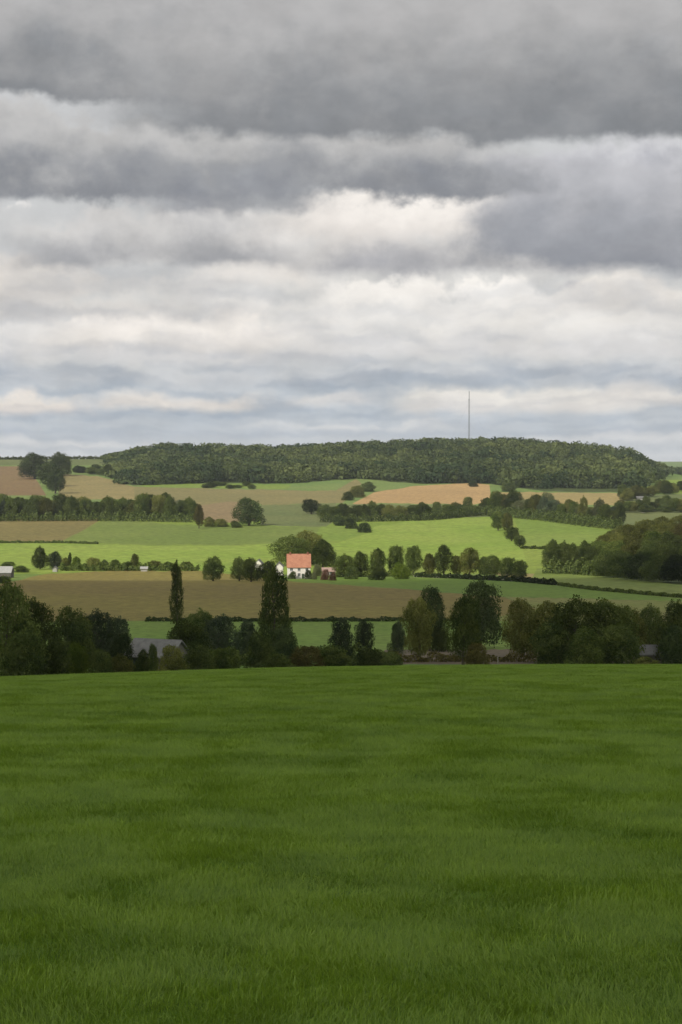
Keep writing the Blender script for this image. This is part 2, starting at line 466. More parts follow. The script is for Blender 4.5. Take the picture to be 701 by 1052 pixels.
def leaf_quads(P, Nn, size, r, jit=.55):
    """small leaf-clump quads at P facing roughly Nn"""
    n = len(P)
    Nn = Nn + r.normal(0, jit, (n, 3)); Nn /= np.linalg.norm(Nn, axis=1, keepdims=True) + 1e-9
    up = r.normal(0, 1, (n, 3)); A = np.cross(Nn, up); A /= np.linalg.norm(A, axis=1, keepdims=True) + 1e-9
    B = np.cross(Nn, A)
    s = (size * r.uniform(.55, 1.35, (n, 1)))
    a = A * s * r.uniform(.6, 1.0, (n, 1)); b = B * s
    k = Nn * s * .25
    V = np.stack([P - a * .9, P - b * .55 + k, P + a, P + b * .6 + k], axis=1).reshape(-1, 3)
    Qd = np.arange(4 * n).reshape(n, 4)
    return V, Qd
def crown_points(seed, n, prof, t0, nl, lr, spread=.62, skew=.0):
    """lumpy crown inside radius profile prof(t); returns points, normals, tone per leaf"""
    r = np.random.default_rng(seed)
    C = []; RR = []
    for i in range(nl):
        t = t0 + (1 - t0) * (i + r.uniform(.1, .9)) / nl
        rad = prof(t); ang = i * 2.39996 + r.uniform(-.6, .6)
        R_ = lr * (.6 + .75 * r.random()) * max(.38, min(1.0, rad / .42))
        q = max(rad - R_ * .85, 0.0) * (1.3 * spread + .2) * math.sqrt(r.uniform(.12, 1.0))
        if r.random() < .18: q *= 1.25
        cz = max(t, R_ * .5 + t0 * .6) - (.10 * r.random() if t > .85 else 0)
        C.append((q * math.cos(ang) + skew * (t - .5), q * math.sin(ang), cz)); RR.append(R_)
    C = np.array(C); RR = np.array(RR)
    tl = np.clip(r.normal(.45, .28, nl), 0, 1)
    w = RR ** 2 / np.sum(RR ** 2)
    pick = r.choice(nl, n * 2, p=w)
    D = r.normal(0, 1, (n * 2, 3)); D[:, 2] += .25; D /= np.linalg.norm(D, axis=1, keepdims=True)
    P = C[pick] + D * (RR[pick] * r.uniform(.62, 1.12, n * 2) * (1 + .18 * np.sin(7 * D[:, 0] + 5 * D[:, 2] + pick)))[:, None] * np.array([1, 1, .82])
    dist = np.linalg.norm((P[:, None, :] - C[None]) / RR[None, :, None], axis=2)
    dist[np.arange(n * 2), pick] = 9
    keep = (dist.min(axis=1) > .62) & (P[:, 2] > t0 * .55) | (r.random(n * 2) < .08)
    P, D, pick = P[keep][:n], D[keep][:n], pick[keep][:n]
    tone = np.clip(tl[pick] + r.normal(0, .16, len(P)), 0, 1)
    return P, D, tone
def normalise(V):
    V = V.copy(); lo, hi = np.percentile(V, .5, axis=0), np.percentile(V, 99.5, axis=0)
    V[:, 0] = (V[:, 0] - (lo[0] + hi[0]) / 2) / (hi[0] - lo[0]); V[:, 1] = (V[:, 1] - (lo[1] + hi[1]) / 2) / (hi[1] - lo[1])
    V[:, 2] = V[:, 2] / hi[2]
    return V
def make_crown(name, seed, n, size, prof, t0, nl, lr, **kw):
    P, D, tone = crown_points(seed, n, prof, t0, nl, lr, **kw)
    P = normalise(P)
    V, Qd = leaf_quads(P, D, size, np.random.default_rng(seed + 99))
    V[:, 2] = np.maximum(V[:, 2], .004)
    return mesh_np(name, V, Qd, tone)
def tube(pts, rads, k=7):
    V = []; Qd = []
    for i, (p, rr) in enumerate(zip(pts, rads)):
        d = Vector(pts[min(i + 1, len(pts) - 1)]) - Vector(pts[max(i - 1, 0)]); d.normalize()
        a = d.orthogonal().normalized(); b = d.cross(a)
        for j in range(k):
            q = Vector(p) + (a * math.cos(6.2832 * j / k) + b * math.sin(6.2832 * j / k)) * rr
            V.append(tuple(q))
    for i in range(len(pts) - 1):
        for j in range(k):
            Qd.append((i * k + j, i * k + (j + 1) % k, (i + 1) * k + (j + 1) % k, (i + 1) * k + j))
    return V, Qd
def make_trunk(name, seed, h, r0, limbs, lt=.22):
    r = random.Random(seed); V = []; Qd = []
    def add(p, w):
        v, q = tube(p, w); b = len(V); V.extend(v); Qd.extend(tuple(i + b for i in f) for f in q)
    sp = [(0, 0, -.03)]
    for i in range(1, 6): sp.append((r.uniform(-.012, .012) * i, r.uniform(-.012, .012) * i, h * i / 5))
    add(sp, [r0 * 1.5, r0, r0 * .85, r0 * .65, r0 * .42, r0 * .12])
    for k in range(limbs):
        t = lt + (h - lt) * (k + .5) / limbs * .85; a = k * 2.4 + r.uniform(-.5, .5); L = r.uniform(.2, .36) * (1 - .4 * t)
        p0 = (0, 0, t); p1 = (math.cos(a) * L * .5, math.sin(a) * L * .5, t + L * .35); p2 = (math.cos(a) * L, math.sin(a) * L, t + L * .85)
        add([p0, p1, p2], [r0 * .42, r0 * .28, r0 * .06])
    return mesh_np(name, V, Qd, smooth=True)

def p_round(t): return .5 * math.sqrt(max(0.02, 1 - ((t - .52) / .49) ** 2))
def p_oval(t): return .46 * math.sqrt(max(0.015, 1 - ((t - .46) / .53) ** 2))
def p_wide(t): return .52 * math.sqrt(max(0.02, 1 - ((t - .42) / .56) ** 2)) * (1.1 - .25 * t)
def p_col(t): return .44 * (max(0.03, 1 - abs(t - .42) ** 2.4 * 4.4)) ** .5
def p_bush(t): return .5 * math.sqrt(max(0.03, 1 - (t / 1.06) ** 2.2))
def p_cone(t): return .5 * (1 - t) ** .8 + .03
CROWN = {
 'round': [make_crown('round crown', 10 + i, 12000, .022, p_round, .17, 34, .19, skew=.16*(i-1.5)/1.5) for i in range(4)],
 'oval': [make_crown('oval crown', 20 + i, 12000, .020, p_oval, .19, 36, .17, skew=.12*(i-1)) for i in range(3)],
 'wide': [make_crown('wide crown', 30 + i, 13000, .021, p_wide, .11, 40, .19, skew=.16*(i-1)) for i in range(3)],
 'col': [make_crown('column crown', 40 + i, 11000, .022, p_col, .04, 40, .17) for i in range(2)],
 'poplar': [make_crown('poplar crown', 50, 9000, .023, p_col, .05, 44, .15, spread=.5)],
 'bush': [make_crown('bush', 60 + i, 9000, .026, p_bush, .0, 30, .21, skew=.25*(i-2)/2) for i in range(5)],
 'cone': [make_crown('fir crown', 70 + i, 5200, .026, p_cone, .05, 48, .15, spread=.75) for i in range(2)],
}
TRUNK = {k: make_trunk('trunk', 5 + i, h, r0, n) for i, (k, h, r0, n) in enumerate(
    [('round', .75, .034, 8), ('oval', .8, .034, 8), ('wide', .7, .036, 9), ('col', .85, .04, 6), ('poplar', .9, .05, 8), ('cone', .92, .035, 5)])}
for v in TRUNK.values(): v.materials.append(BARK)
for L in CROWN.values():
    for v in L: v.materials.append(LM['mid'])
NAMES = {'poplar': 'poplar_tree', 'cone': 'fir_tree'}
cnt = [0]
def plant(kind, px, top, w, label, hue='mid', Y=None, base=None, group=None, parts=True, cat=None, mn=0):
    if Y is None: Y = row_to_Y(px, base)
    x, y, z = at(px, Y)
    h = max(ztop(top, Y) - z, mn); wd = w / F * Y
    cnt[0] += 1; i = cnt[0]
    me = CROWN[kind][i % len(CROWN[kind])]
    rz = (i * 2.399) % 6.283
    if kind == 'bush' or not parts:
        o = link('shrub' if kind == 'bush' else NAMES.get(kind, 'broadleaf_tree'), me)
        o.location = (x, y, z - .05); o.scale = (wd, wd, h); o.rotation_euler.z = rz
        cr = o
    else:
        o = empty(NAMES.get(kind, 'broadleaf_tree'), (x, y, z - .05), rz, (wd, wd, h))
        cr = link('crown', me, o); link('trunk', TRUNK[kind], o)
    s = cr.material_slots[0]; s.link = 'OBJECT'; s.material = LM[hue]
    tag(o, label, cat or ('shrub' if kind == 'bush' else 'tree'), group)
    return o

# ---- the dark tree line just below the near field
G1 = 'trees and bushes in the dark line beyond the near field'
for a in [
 ('wide', 6, 599, 62, 'biggest dark tree of the tree line, cut by the left edge of the photo', 'dark', 225),
 ('wide', 35, 617, 52, 'dark tree leaning down beside the biggest tree at the left edge', 'dark', 236),
 ('wide', 73, 625, 48, 'broad dark tree with a brownish top before the stubble field at left', 'dark', 262),
 ('wide', 99, 629, 46, 'grey green tree touching the broad dark tree before the stubble field', 'blue', 277),
 ('wide', 119, 635, 36, 'small blue green tree left of the grey barn roof, behind the dark bush', 'blue', 288),
 ('wide', 191, 638, 46, 'olive green round tree right of the grey barn, below the poplar', 'mid', 268),
 ('wide', 206, 628, 38, 'dark tree top just right of the foot of the poplar', 'dark', 300),
 ('wide', 224, 633, 42, 'blue dark tree at the right end of the trees by the poplar', 'blue', 298),
 ('col', 281, 585, 33, 'tall dark column of a tree in front of the stubble field, below the white house', 'dark', 310),
 ('oval', 350, 637, 25, 'blue green tree, left one of the pair on the river meadow', 'blue', 290),
 ('oval', 374, 638, 20, 'slim blue green tree, right one of the pair on the river meadow', 'blue', 300),
 ('oval', 409, 639, 18, 'small slim dark tree standing alone on the green strip left of the twin trees', 'blue', 305),
 ('round', 431, 616, 33, 'front grey green tree of the overlapping pair right of the slim dark tree', 'olive', 298),
 ('round', 442, 604, 31, 'rear darker tree peeping over the grey green one of the overlapping pair', 'fir', 332),
 ('round', 476, 615, 36, 'brownish green tree with a bare lower trunk beside the dirt track', 'mid', 285),
 ('wide', 494, 597, 45, 'large dark round tree rising behind the brownish tree with a bare trunk', 'fir', 342),
 ('wide', 538, 617, 42, 'thin brownish tree at the left end of the big clump on the right', 'olive', 312),
 ('wide', 564, 620, 56, 'dull green tree second from the left in the big clump on the right', 'olive', 292),
 ('wide', 592, 616, 70, 'widest tree in the middle of the big clump on the right', 'mid', 286),
 ('wide', 627, 618, 64, 'dark green tree right of the widest one in the big clump', 'mid', 288),
 ('wide', 647, 624, 36, 'narrow olive tree closing the right end of the big clump', 'olive', 305),
 ('wide', 668, 623, 36, 'dark tree standing between the big clump and the right edge of the photo', 'dark', 312),
 ('wide', 696, 619, 42, 'dark tree of the tree line cut by the right edge of the photo', 'dark', 290)]:
    kind, px, top, w, lab, hue, Y = a
    plant(kind, px, top, w, lab, hue, Y=Y, group=G1)
for a in [
 (20, 650, 52, 'dark bush under the biggest tree at the left edge', 'dark', 206),
 (50, 658, 40, 'second dark bush from the left edge along the crest', 'dark', 210),
 (79, 661, 28, 'yellow green bush in front of the broad dark tree at left', 'fresh', 216),
 (103, 668, 26, 'low dark bush between the yellow green bush and the khaki bush', 'dark', 214),
 (124, 672, 30, 'low khaki bush along the crest left of the barn', 'olive', 219),
 (122, 652, 28, 'near black bush standing in for the shaded hollow left of the grey barn', 'fir', 258),  # dark foliage in place of the shade in the barn's hollow
 (144, 668, 18, 'small dark bush at the left foot of the grey barn', 'dark', 232),
 (157, 662, 12, 'upright dark bush standing in front of the barn', 'mid', 243),
 (176, 664, 30, 'grey green bush below the right end of the barn roof', 'olive', 231),
 (203, 660, 36, 'dark bush below the olive round tree right of the barn', 'dark', 240),
 (229, 666, 36, 'low olive bush below the blue dark tree right of the barn', 'mid', 244),
 (253, 637, 25, 'round blue dark bush left of the tall dark column tree', 'blue', 312),
 (267, 651, 32, 'dark bush at the left foot of the tall dark column tree', 'dark', 257),
 (292, 645, 30, 'near black bush at the right foot of the tall dark column tree', 'fir', 266),
 (286, 670, 32, 'low grey green bush in front of the foot of the column tree', 'mid', 245),
 (313, 664, 36, 'brown tinged bush right of the column tree', 'brown', 253),
 (344, 663, 42, 'bush at the feet of the pair of blue green trees, left of the two', 'mid', 257),
 (378, 667, 36, 'bush at the feet of the pair of blue green trees, right of the two', 'dark', 255),
 (401, 670, 26, 'small dark bush at the left end of the dirt track', 'dark', 254),
 (452, 643, 20, 'dark bush between the overlapping pair and the bare trunk tree', 'dark', 330),
 (490, 661, 24, 'dark bush on the dirt track beside the bare trunk', 'brown', 262),
 (571, 641, 48, 'dense dark undergrowth at the left foot of the big clump', 'dark', 266),
 (600, 646, 46, 'dense dark undergrowth at the middle foot of the big clump', 'mid', 262),
 (634, 643, 46, 'dense dark undergrowth at the right foot of the big clump', 'dark', 265),
 (664, 640, 30, 'dark round bush above the small grey shed at right', 'fir', 330),
 (695, 643, 30, 'near black bush in the bottom right corner of the tree line', 'fir', 262),
 (670, 675, 32, 'low olive bush in front of the small grey shed at right', 'olive', 250)]:
    px, top, w, lab, hue, Y = a
    plant('bush', px, top, w, lab, hue, Y=Y, group=G1)

plant('poplar', 181.5, 577, 14.5, 'slim dark Lombardy poplar standing alone before the stubble field', 'dark', Y=412)

# ---- trees and bushes round the white house and along the lane
GH = 'trees and bushes round the white house'
for kind, px, top, w, base, lab, hue in [
 ('wide', 41, 562, 16, 585, 'dark round tree above the pale shed at far left', 'dark'),
 ('wide', 56, 567, 16, 585, 'smaller dark tree touching the round one above the pale shed', 'blue'),
 ('wide', 219, 572, 23, 597, 'dark round tree alone at the stubble edge left of the white house', 'dark'),
 ('wide', 246, 573, 18, 597, 'dark tree, left one of the pair left of the white cottage', 'dark'),
 ('wide', 258, 574, 20, 598, 'dark tree, right one of the pair left of the white cottage', 'mid'),
 ('wide', 275, 577, 22, 598, 'dark tree in front of the white cottage, above the tall column tree', 'dark'),
 ('wide', 299, 551, 42, 581, 'large green tree behind the left half of the orange roof', 'mid'),
 ('wide', 319, 546, 40, 579, 'tallest olive tree behind the orange roof', 'olive'),
 ('wide', 332, 555, 26, 584, 'green tree right behind the right end of the orange roof', 'mid'),
 ('wide', 354, 570, 24, 593, 'pale green tree right of the red flowering shrub', 'mid'),
 ('wide', 371, 567, 18, 592, 'round tree at the left start of the tree row on the lane', 'mid'),
 ('round', 389, 564, 17, 591, 'second round tree of the lane row counted from the white house', 'mid'),
 ('round', 407, 561, 18, 590, 'third round tree of the lane row, touching the taller fourth', 'mid'),
 ('oval', 425, 561, 19, 591, 'fourth and fuller tree of the lane row counted from the white house', 'mid'),
 ('round', 441, 569, 14, 592, 'small tree in the gap between two tall trees of the lane row', 'olive'),
 ('oval', 456, 560, 19, 592, 'tallest oval tree of the lane row', 'mid'),
 ('round', 469, 571, 12, 592, 'lowest tree of the lane row, right of the tallest oval one', 'olive'),
 ('oval', 483, 563, 22, 593, 'olive tree of the lane row with a broad crown', 'olive'),
 ('round', 498, 572, 14, 593, 'dark small tree right of the broad olive crown in the lane row', 'dark'),
 ('round', 508, 571, 18, 594, 'dark wide tree third from the right end of the lane row', 'dark'),
 ('round', 522, 573, 17, 595, 'dark tree second from the right end of the lane row', 'dark'),
 ('round', 535, 576, 17, 596, 'round tree at the right end of the lane row, before a meadow', 'dark')]:
    plant(kind, px, top, w, lab, hue, base=base, group=GH)
for px, top, w, base, lab, hue in [
 (67, 573, 10, 586, 'small bush right of the pale shed at far left', 'olive'),
 (71, 568, 5, 584, 'thin upright bush poking above the hedge at far left', 'mid'),
 (79, 572, 12, 585, 'rounded green bush right of the thin upright bush', 'fresh'),
 (96, 573, 18, 586, 'wide olive bush in the hedge line left of the pale hut', 'olive'),
 (107, 575, 11, 586, 'dark bush right of the wide olive bush in the hedge line', 'dark'),
 (117, 575, 13, 586, 'dark bush third to the left of the pale hut', 'mid'),
 (129, 577, 13, 586, 'low green bush second to the left of the pale hut', 'mid'),
 (139, 569, 10, 584, 'tall bush just left of the pale hut', 'olive'),
 (159, 576, 16, 585, 'olive bush just right of the pale hut', 'olive'),
 (173, 577, 14, 585, 'olive bush between the pale hut and the poplar top', 'mid'),
 (190, 577, 16, 585, 'low bush right of the poplar top', 'olive'),
 (300, 587, 9, 594.8, 'dark rounded bush against the front wall of the white house, left side', 'dark'),
 (317, 585.5, 8, 595, 'dark rounded bush against the front wall of the white house, right corner', 'dark'),
 (326, 580, 10, 592, 'pale grey green bush right of the white house', 'pale'),
 (323, 589, 6, 595.5, 'pale little bush at the right corner of the white house', 'pale'),
 (334, 585, 9, 596, 'red flowering shrub in the garden right of the white house', 'rust'),
 (342, 588, 8, 596.5, 'pinkish low shrub right of the red flowering one', 'rust'),
 (362, 582, 16, 595, 'dark bush below the pale tree right of the garden', 'dark'),
 (389, 582, 18, 596, 'dark bush beneath the second tree of the lane row', 'dark'),
 (412, 578, 20, 595, 'light green bush beneath the third tree of the lane row', 'fresh'),
 (8, 577, 14, 582, 'dark bush behind the pale farm roof at the left edge', 'dark'),
 (22, 581, 16, 588, 'dark bush right of the pale farm roof at the left edge', 'dark'),
 (3, 592, 16, 599, 'dark bush below the pale farm roof at the left edge', 'dark')]:
    plant('bush', px, top, w, lab, hue, base=base, group=GH)

# ---- diagonal hedge trees in the sunny pasture, lone field trees
for kind, px, top, w, base, lab, hue in [
 ('round', 512, 526, 15, 545, 'top tree of the short diagonal row dividing the sunny pastures', 'mid'),
 ('round', 521, 527, 12, 547, 'second tree of the short diagonal row dividing the sunny pastures', 'olive'),
 ('round', 526, 542, 15, 556, 'third tree of the diagonal row dividing the sunny pastures', 'mid'),
 ('round', 534, 550, 12, 562, 'lowest tree of the diagonal row dividing the sunny pastures', 'dark'),
 ('wide', 256, 512, 31, 540, 'lone large dark round tree on the brown field above the sunny pasture', 'fir'),
 ('oval', 204.5, 518, 11, 543, 'slim brownish tree hanging at the right end of the left tree belt', 'brown'),
 ('round', 320, 513, 19, 528, 'dark tree left of the hedge under the corn field', 'fir'),
 ('wide', 36, 466, 32, 492, 'left dark tree of the clump on the skyline at upper left', 'fir'),
 ('wide', 62, 465, 24, 489, 'right dark tree of the clump on the skyline at upper left', 'dark'),
 ('round', 50, 476, 26, 500, 'middle dark tree of the clump below the skyline at upper left', 'fir'),
 ('round', 57, 484, 20, 507, 'lowest dark tree hanging below the clump at upper left', 'fir')]:
    plant(kind, px, top, w, lab, hue, base=base)
for px, top, w, base, lab, hue in [
 (215, 531, 12, 541, 'olive bush at the lower edge of the small brown field, left', 'olive'),
 (228, 533, 16, 541, 'olive bush at the lower edge of the small brown field, middle', 'olive'),
 (243, 535, 12, 542, 'dark bush at the foot of the lone large dark tree', 'mid'),
 (357, 505, 12, 514, 'green bush at the left tip of the corn field', 'mid'),
 (367, 499, 16, 511, 'large green bush at the upper left tip of the corn field', 'olive'),
 (378, 495, 16, 505, 'bush climbing to the wood above the corn field', 'dark'),
 (349, 531, 14, 540, 'dark bush at the upper end of the short hedge in the pasture', 'fir'),
 (361, 533, 14, 543, 'dark bush in the middle of the short hedge in the pasture', 'fir'),
 (374, 537, 15, 547, 'dark bush at the lower tip of the short hedge in the pasture', 'fir'),
 (486, 494, 10, 500, 'dark bush on the upper edge of the corn field', 'fir'),
 (523, 494, 16, 505, 'dark bush between the corn field and the straw strip', 'dark')]:
    plant('bush', px, top, w, lab, hue, base=base)

# ---- belts and woods made of countable trees
def scatter_line(n, pts, top_h, w, hues, kinds, label, group, jit=3.0, depth=12, parts=False):
    xs = [p[0] for p in pts]; rs = [p[1] for p in pts]
    for i in range(n):
        px = xs[0] + (xs[-1] - xs[0]) * (i + .5) / n + random.uniform(-jit, jit)
        row = float(np.interp(px, xs, rs)) - random.uniform(0, 3.5)
        Y = row_to_Y(px, row)
        h = random.uniform(*top_h)
        top = row - h
        plant(random.choice(kinds), px, top, random.uniform(*w), label, random.choice(hues), Y=Y + random.uniform(0, depth), group=group, parts=parts)
scatter_line(40, [(-18, 535), (90, 534.5), (150, 535), (202, 536)], (17, 26), (14, 22), ['dark', 'mid', 'dark', 'olive', 'blue'], ['round', 'oval', 'wide'],
             'bushy tree in the dark tree belt under the red ploughed field at left', 'trees of the left tree belt')
scatter_line(13, [(330, 536), (440, 534)], (11, 18), (12, 19), ['mid', 'olive', 'dark'], ['round', 'wide'],
             'low rounded tree in the hedge between corn field and sunny pasture', 'trees under the corn field')
scatter_line(12, [(430, 534), (505, 528)], (9, 16), (10, 17), ['mid', 'olive', 'dark'], ['round', 'wide'],
             'small tree in the hedge along the top of the sunny pasture', 'trees along the top of the pasture')
scatter_line(30, [(500, 529), (560, 534), (640, 544)], (15, 27), (11, 18), ['mid', 'dark', 'mid', 'olive', 'blue', 'pale'], ['round', 'oval', 'wide'],
             'tree in the belt below the straw field, right of the mast', 'trees of the right tree belt')
scatter_line(18, [(636, 529), (708, 527)], (9, 17), (10, 17), ['mid', 'olive', 'dark'], ['round', 'wide'],
             'small tree near the pale hut on the far right slope', 'trees by the pale hut')
scatter_line(15, [(636, 516), (706, 505)], (8, 15), (10, 15), ['mid', 'olive', 'dark'], ['round', 'wide'],
             'small tree at the right foot of the wooded hill', 'trees at the foot of the wooded hill')
scatter_line(9, [(76, 486), (116, 490)], (6, 10), (9, 14), ['dark', 'mid', 'fir'], ['round', 'wide'],
             'small tree in the row joining skyline clump and wooded hill', 'trees joining clump and hill')
scatter_line(8, [(208, 502), (262, 503)], (3, 6), (9, 14), ['mid', 'dark'], ['wide'],
             'low tree along the green strip below the wooded hill', 'low trees on the green strip')
# dark firs in front of the right wood
for px, top, w, lab in [(568, 555, 17, 'leftmost tall dark tree of the short row beside the right wood'),
                        (580, 557, 16, 'second dark tree of the short row beside the right wood'),
                        (591, 559, 15, 'third dark tree of the short row beside the right wood'),
                        (602, 556, 16, 'rightmost dark tree of the short row, against the right wood')]:
    plant('wide', px, top, w * 1.2, lab, 'dark', base=588, group='short row of dark trees')
wood = []
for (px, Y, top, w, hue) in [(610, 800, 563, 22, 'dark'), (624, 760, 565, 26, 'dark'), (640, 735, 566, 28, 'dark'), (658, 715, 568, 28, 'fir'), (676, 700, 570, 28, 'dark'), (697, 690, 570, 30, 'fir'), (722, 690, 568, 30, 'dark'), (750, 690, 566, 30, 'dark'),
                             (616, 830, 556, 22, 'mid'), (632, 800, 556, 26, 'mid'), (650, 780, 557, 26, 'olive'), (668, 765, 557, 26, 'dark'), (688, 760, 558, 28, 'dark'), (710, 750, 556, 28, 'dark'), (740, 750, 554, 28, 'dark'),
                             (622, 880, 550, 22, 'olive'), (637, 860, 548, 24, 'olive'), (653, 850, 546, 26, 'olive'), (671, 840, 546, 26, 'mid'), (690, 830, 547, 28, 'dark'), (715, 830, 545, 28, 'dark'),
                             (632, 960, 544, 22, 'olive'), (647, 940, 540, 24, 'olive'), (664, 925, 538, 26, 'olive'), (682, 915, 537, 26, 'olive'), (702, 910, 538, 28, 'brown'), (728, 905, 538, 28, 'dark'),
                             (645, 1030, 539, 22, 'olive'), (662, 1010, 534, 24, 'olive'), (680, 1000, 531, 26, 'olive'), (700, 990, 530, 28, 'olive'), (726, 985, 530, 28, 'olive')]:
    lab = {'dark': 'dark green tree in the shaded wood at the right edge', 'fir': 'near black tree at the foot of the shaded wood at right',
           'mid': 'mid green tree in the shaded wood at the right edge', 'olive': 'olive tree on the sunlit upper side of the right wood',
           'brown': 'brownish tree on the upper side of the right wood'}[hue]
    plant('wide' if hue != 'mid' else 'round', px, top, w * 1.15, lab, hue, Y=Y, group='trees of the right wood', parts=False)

# ---- hill wood: a far-off mass (stuff)
def woodland(name, label, poly, y0, y1, spacing, h, n_leaf, seed, size=.115, taper=None):
    r = np.random.default_rng(seed)
    Vs = []; Qs = []; Ts = []; off = 0
    P = np.array(poly, float)
    protos = []
    for i in range(6):
        p, d, t = crown_points(200 + i, n_leaf, p_wide, .05, 14, .26)
        protos.append((normalise(p), d, t))
    y = y0
    while y < y1:
        xr = np.arange(-.19 * y, .21 * y, spacing)
        for x in xr:
            xx = x + r.uniform(-.45, .45) * spacing; yy = y + r.uniform(-.45, .45) * spacing
            px = CX + xx / yy * F
            z = float(terrain(xx, yy)); row = HOR - z / yy * F
            inside = False
            for (xa, ya), (xb, yb) in zip(P, np.roll(P, -1, axis=0)):
                if (ya > row) != (yb > row) and px < (xb - xa) * (row - ya) / (yb - ya) + xa: inside = not inside
            if not inside: continue
            hh = r.uniform(*h) * (float(np.interp(px, taper[0], taper[1])) if taper else 1); ww = spacing * (r.uniform(.9, 1.5) if r.random() < .8 else r.uniform(1.6, 2.3))
            p, d, t = protos[r.integers(6)]
            a = r.uniform(0, 6.28); ca, sa = math.cos(a), math.sin(a)
            q = np.stack([p[:, 0] * ca - p[:, 1] * sa, p[:, 0] * sa + p[:, 1] * ca, p[:, 2]], -1) * np.array([ww, ww, hh])
            dd = np.stack([d[:, 0] * ca - d[:, 1] * sa, d[:, 0] * sa + d[:, 1] * ca, d[:, 2]], -1)
            V, Qd = leaf_quads(q + np.array([xx, yy, z]), dd, size * ww, r, .28)
            V[:, 2] = np.maximum(V[:, 2], z + .05)
            big = .5 + .5 * math.sin(xx * .021 + 1.3 * math.sin(yy * .012)) * math.sin(yy * .017 + 2)
            tn = np.clip((t - .45) * .15 + r.normal(.05, .24) + .75 * big, 0, 1)
            Vs.append(V); Qs.append(Qd + off); Ts.append(tn); off += len(V)
        y += spacing * .85
    o = link(name, mesh_np(name, np.concatenate(Vs), np.concatenate(Qs), np.concatenate(Ts)), mats=[LM['wood']])
    tag(o, label, 'woodland', kind='stuff')
    return len(Vs)
nw = woodland('hillside_woodland', 'broad dark green wood covering the whole top of the far hill', FIELDS[[i for i, f in enumerate(FIELDS) if f[0] == 'wood_floor'][0]][1],
              1850, 2640, 15, (8, 20), 210, 3, .085, ([100, 120, 165, 210, 300, 520, 600, 650, 680], [.3, .4, .95, 1.1, .85, .95, .95, 1.0, .5]))
def far_wood():
    return woodland('far_woodland', 'distant blue dark wood on the ridge at the right edge', [(668, 470), (1400, 470), (1400, 492), (668, 492)], 2900, 3300, 15, (9, 14), 60, 9)
fw = far_wood()
print('woodland trees', nw, fw, 'plants', cnt[0])

# ---- low hedges
def hedge(label, pts, hgt, wid, hue, per_m=26, size=.22, name='hedge'):
    r = np.random.default_rng(len(label))
    W = [at(px, row_to_Y(px, row))[:2] for px, row in pts]
    Ps = []; Ds = []; Tn = []
    for (x0, y0), (x1, y1) in zip(W, W[1:]):
        L = math.hypot(x1 - x0, y1 - y0); n = int(L * per_m * 2.2)
        t = r.random(n); ang = r.uniform(0, math.pi, n)
        nx_, ny_ = -(y1 - y0) / L, (x1 - x0) / L
        lump = 1 + .28 * np.sin(t * L * .7 + x0) + .2 * np.sin(t * L * 1.9)
        o = np.cos(ang) * wid / 2 * lump; zz = np.abs(np.sin(ang)) ** .6 * hgt * lump * r.uniform(.75, 1.05, n)
        zz = np.where(r.random(n) < .3, r.uniform(0, 1, n) * zz, zz)
        X = x0 + (x1 - x0) * t + nx_ * o; Yy = y0 + (y1 - y0) * t + ny_ * o
        Ps.append(np.stack([X, Yy, terrain(X, Yy) + zz], -1)); Ds.append(np.stack([nx_ * np.cos(ang), ny_ * np.cos(ang), np.sin(ang)], -1))
        Tn.append(np.clip(r.normal(.45, .25, n), 0, 1))
    P_ = np.concatenate(Ps); V, Qd = leaf_quads(P_, np.concatenate(Ds), size * 1.35, r)
    x0, y0 = W[0]; z0 = float(terrain(x0, y0))
    o = link(name, mesh_np(name, V - np.array([x0, y0, z0]), Qd, np.concatenate(Tn)), mats=[LM[hue]])
    o.location = (x0, y0, z0)
    tag(o, label, 'hedge')
    return o
hedge('low dark hedge along the bottom edge of the stubble field', [(150, 638.5), (290, 638.8), (360, 638.6), (435, 638.4), (505, 639)], .75, 1.6, 'fir', 22, .26)
hedge('dark clipped hedge along the lane below the row of trees', [(428, 592.8), (470, 594.6), (530, 597.4), (572, 601.4)], 1.5, 2.2, 'fir', 24, .35)
hedge('dark hedge along the lane at the foot of the right wood', [(576, 601.8), (612, 606.5), (660, 610.8), (720, 616)], .8, 1.6, 'mid', 24, .35)
hedge('thin dark hedge between harvested field and sunny pasture at left', [(-30, 557.8), (30, 557.8), (62, 557.8), (100, 559)], 1.0, 2.0, 'dark', 14, .5)
hedge('low brown hedge beside the dirt track behind the crest', [(400, 681), (440, 680.6), (500, 680.4), (552, 680.4)], 1.15, 1.6, 'brown', 40, .18)
hedge('thin field hedge across the right sunny pasture', [(537, 563.5), (560, 564), (585, 565.5)], 1.0, 2.2, 'mid', 14, .5)
hedge('thin dark hedge on the left skyline above the pale field', [(-40, 471.8), (60, 471.6), (112, 471.5)], 3.0, 4, 'dark', 5, 1.1)

hedge('dense undergrowth along the foot of the left tree belt', [(-18, 535.5), (90, 535), (150, 535.5), (200, 536.5)], 5.5, 9, 'dark', 22, .5)
hedge('dense undergrowth along the foot of the belt below the straw field', [(500, 529.5), (560, 534.5), (636, 544)], 6.0, 9, 'dark', 22, .5)
hedge('continuous hedge between corn field and sunny pasture', [(330, 536.5), (440, 534.5), (500, 528.5)], 4.5, 8, 'dark', 22, .5)
hedge('rough bushy hedge behind the crest, below the river meadow', [(232, 684), (290, 682), (345, 680.5), (405, 679)], 1.9, 3.0, 'dark', 40, .26)
hedge('rough bushy hedge behind the crest, left of the barn', [(40, 694), (90, 690), (140, 688), (225, 684.5)], 2.4, 3.4, 'mid', 40, .26)
hedge('bushy undergrowth beneath the first trees of the lane row', [(346, 593), (390, 592.5), (424, 592)], 2.2, 3.5, 'mid', 18, .4)
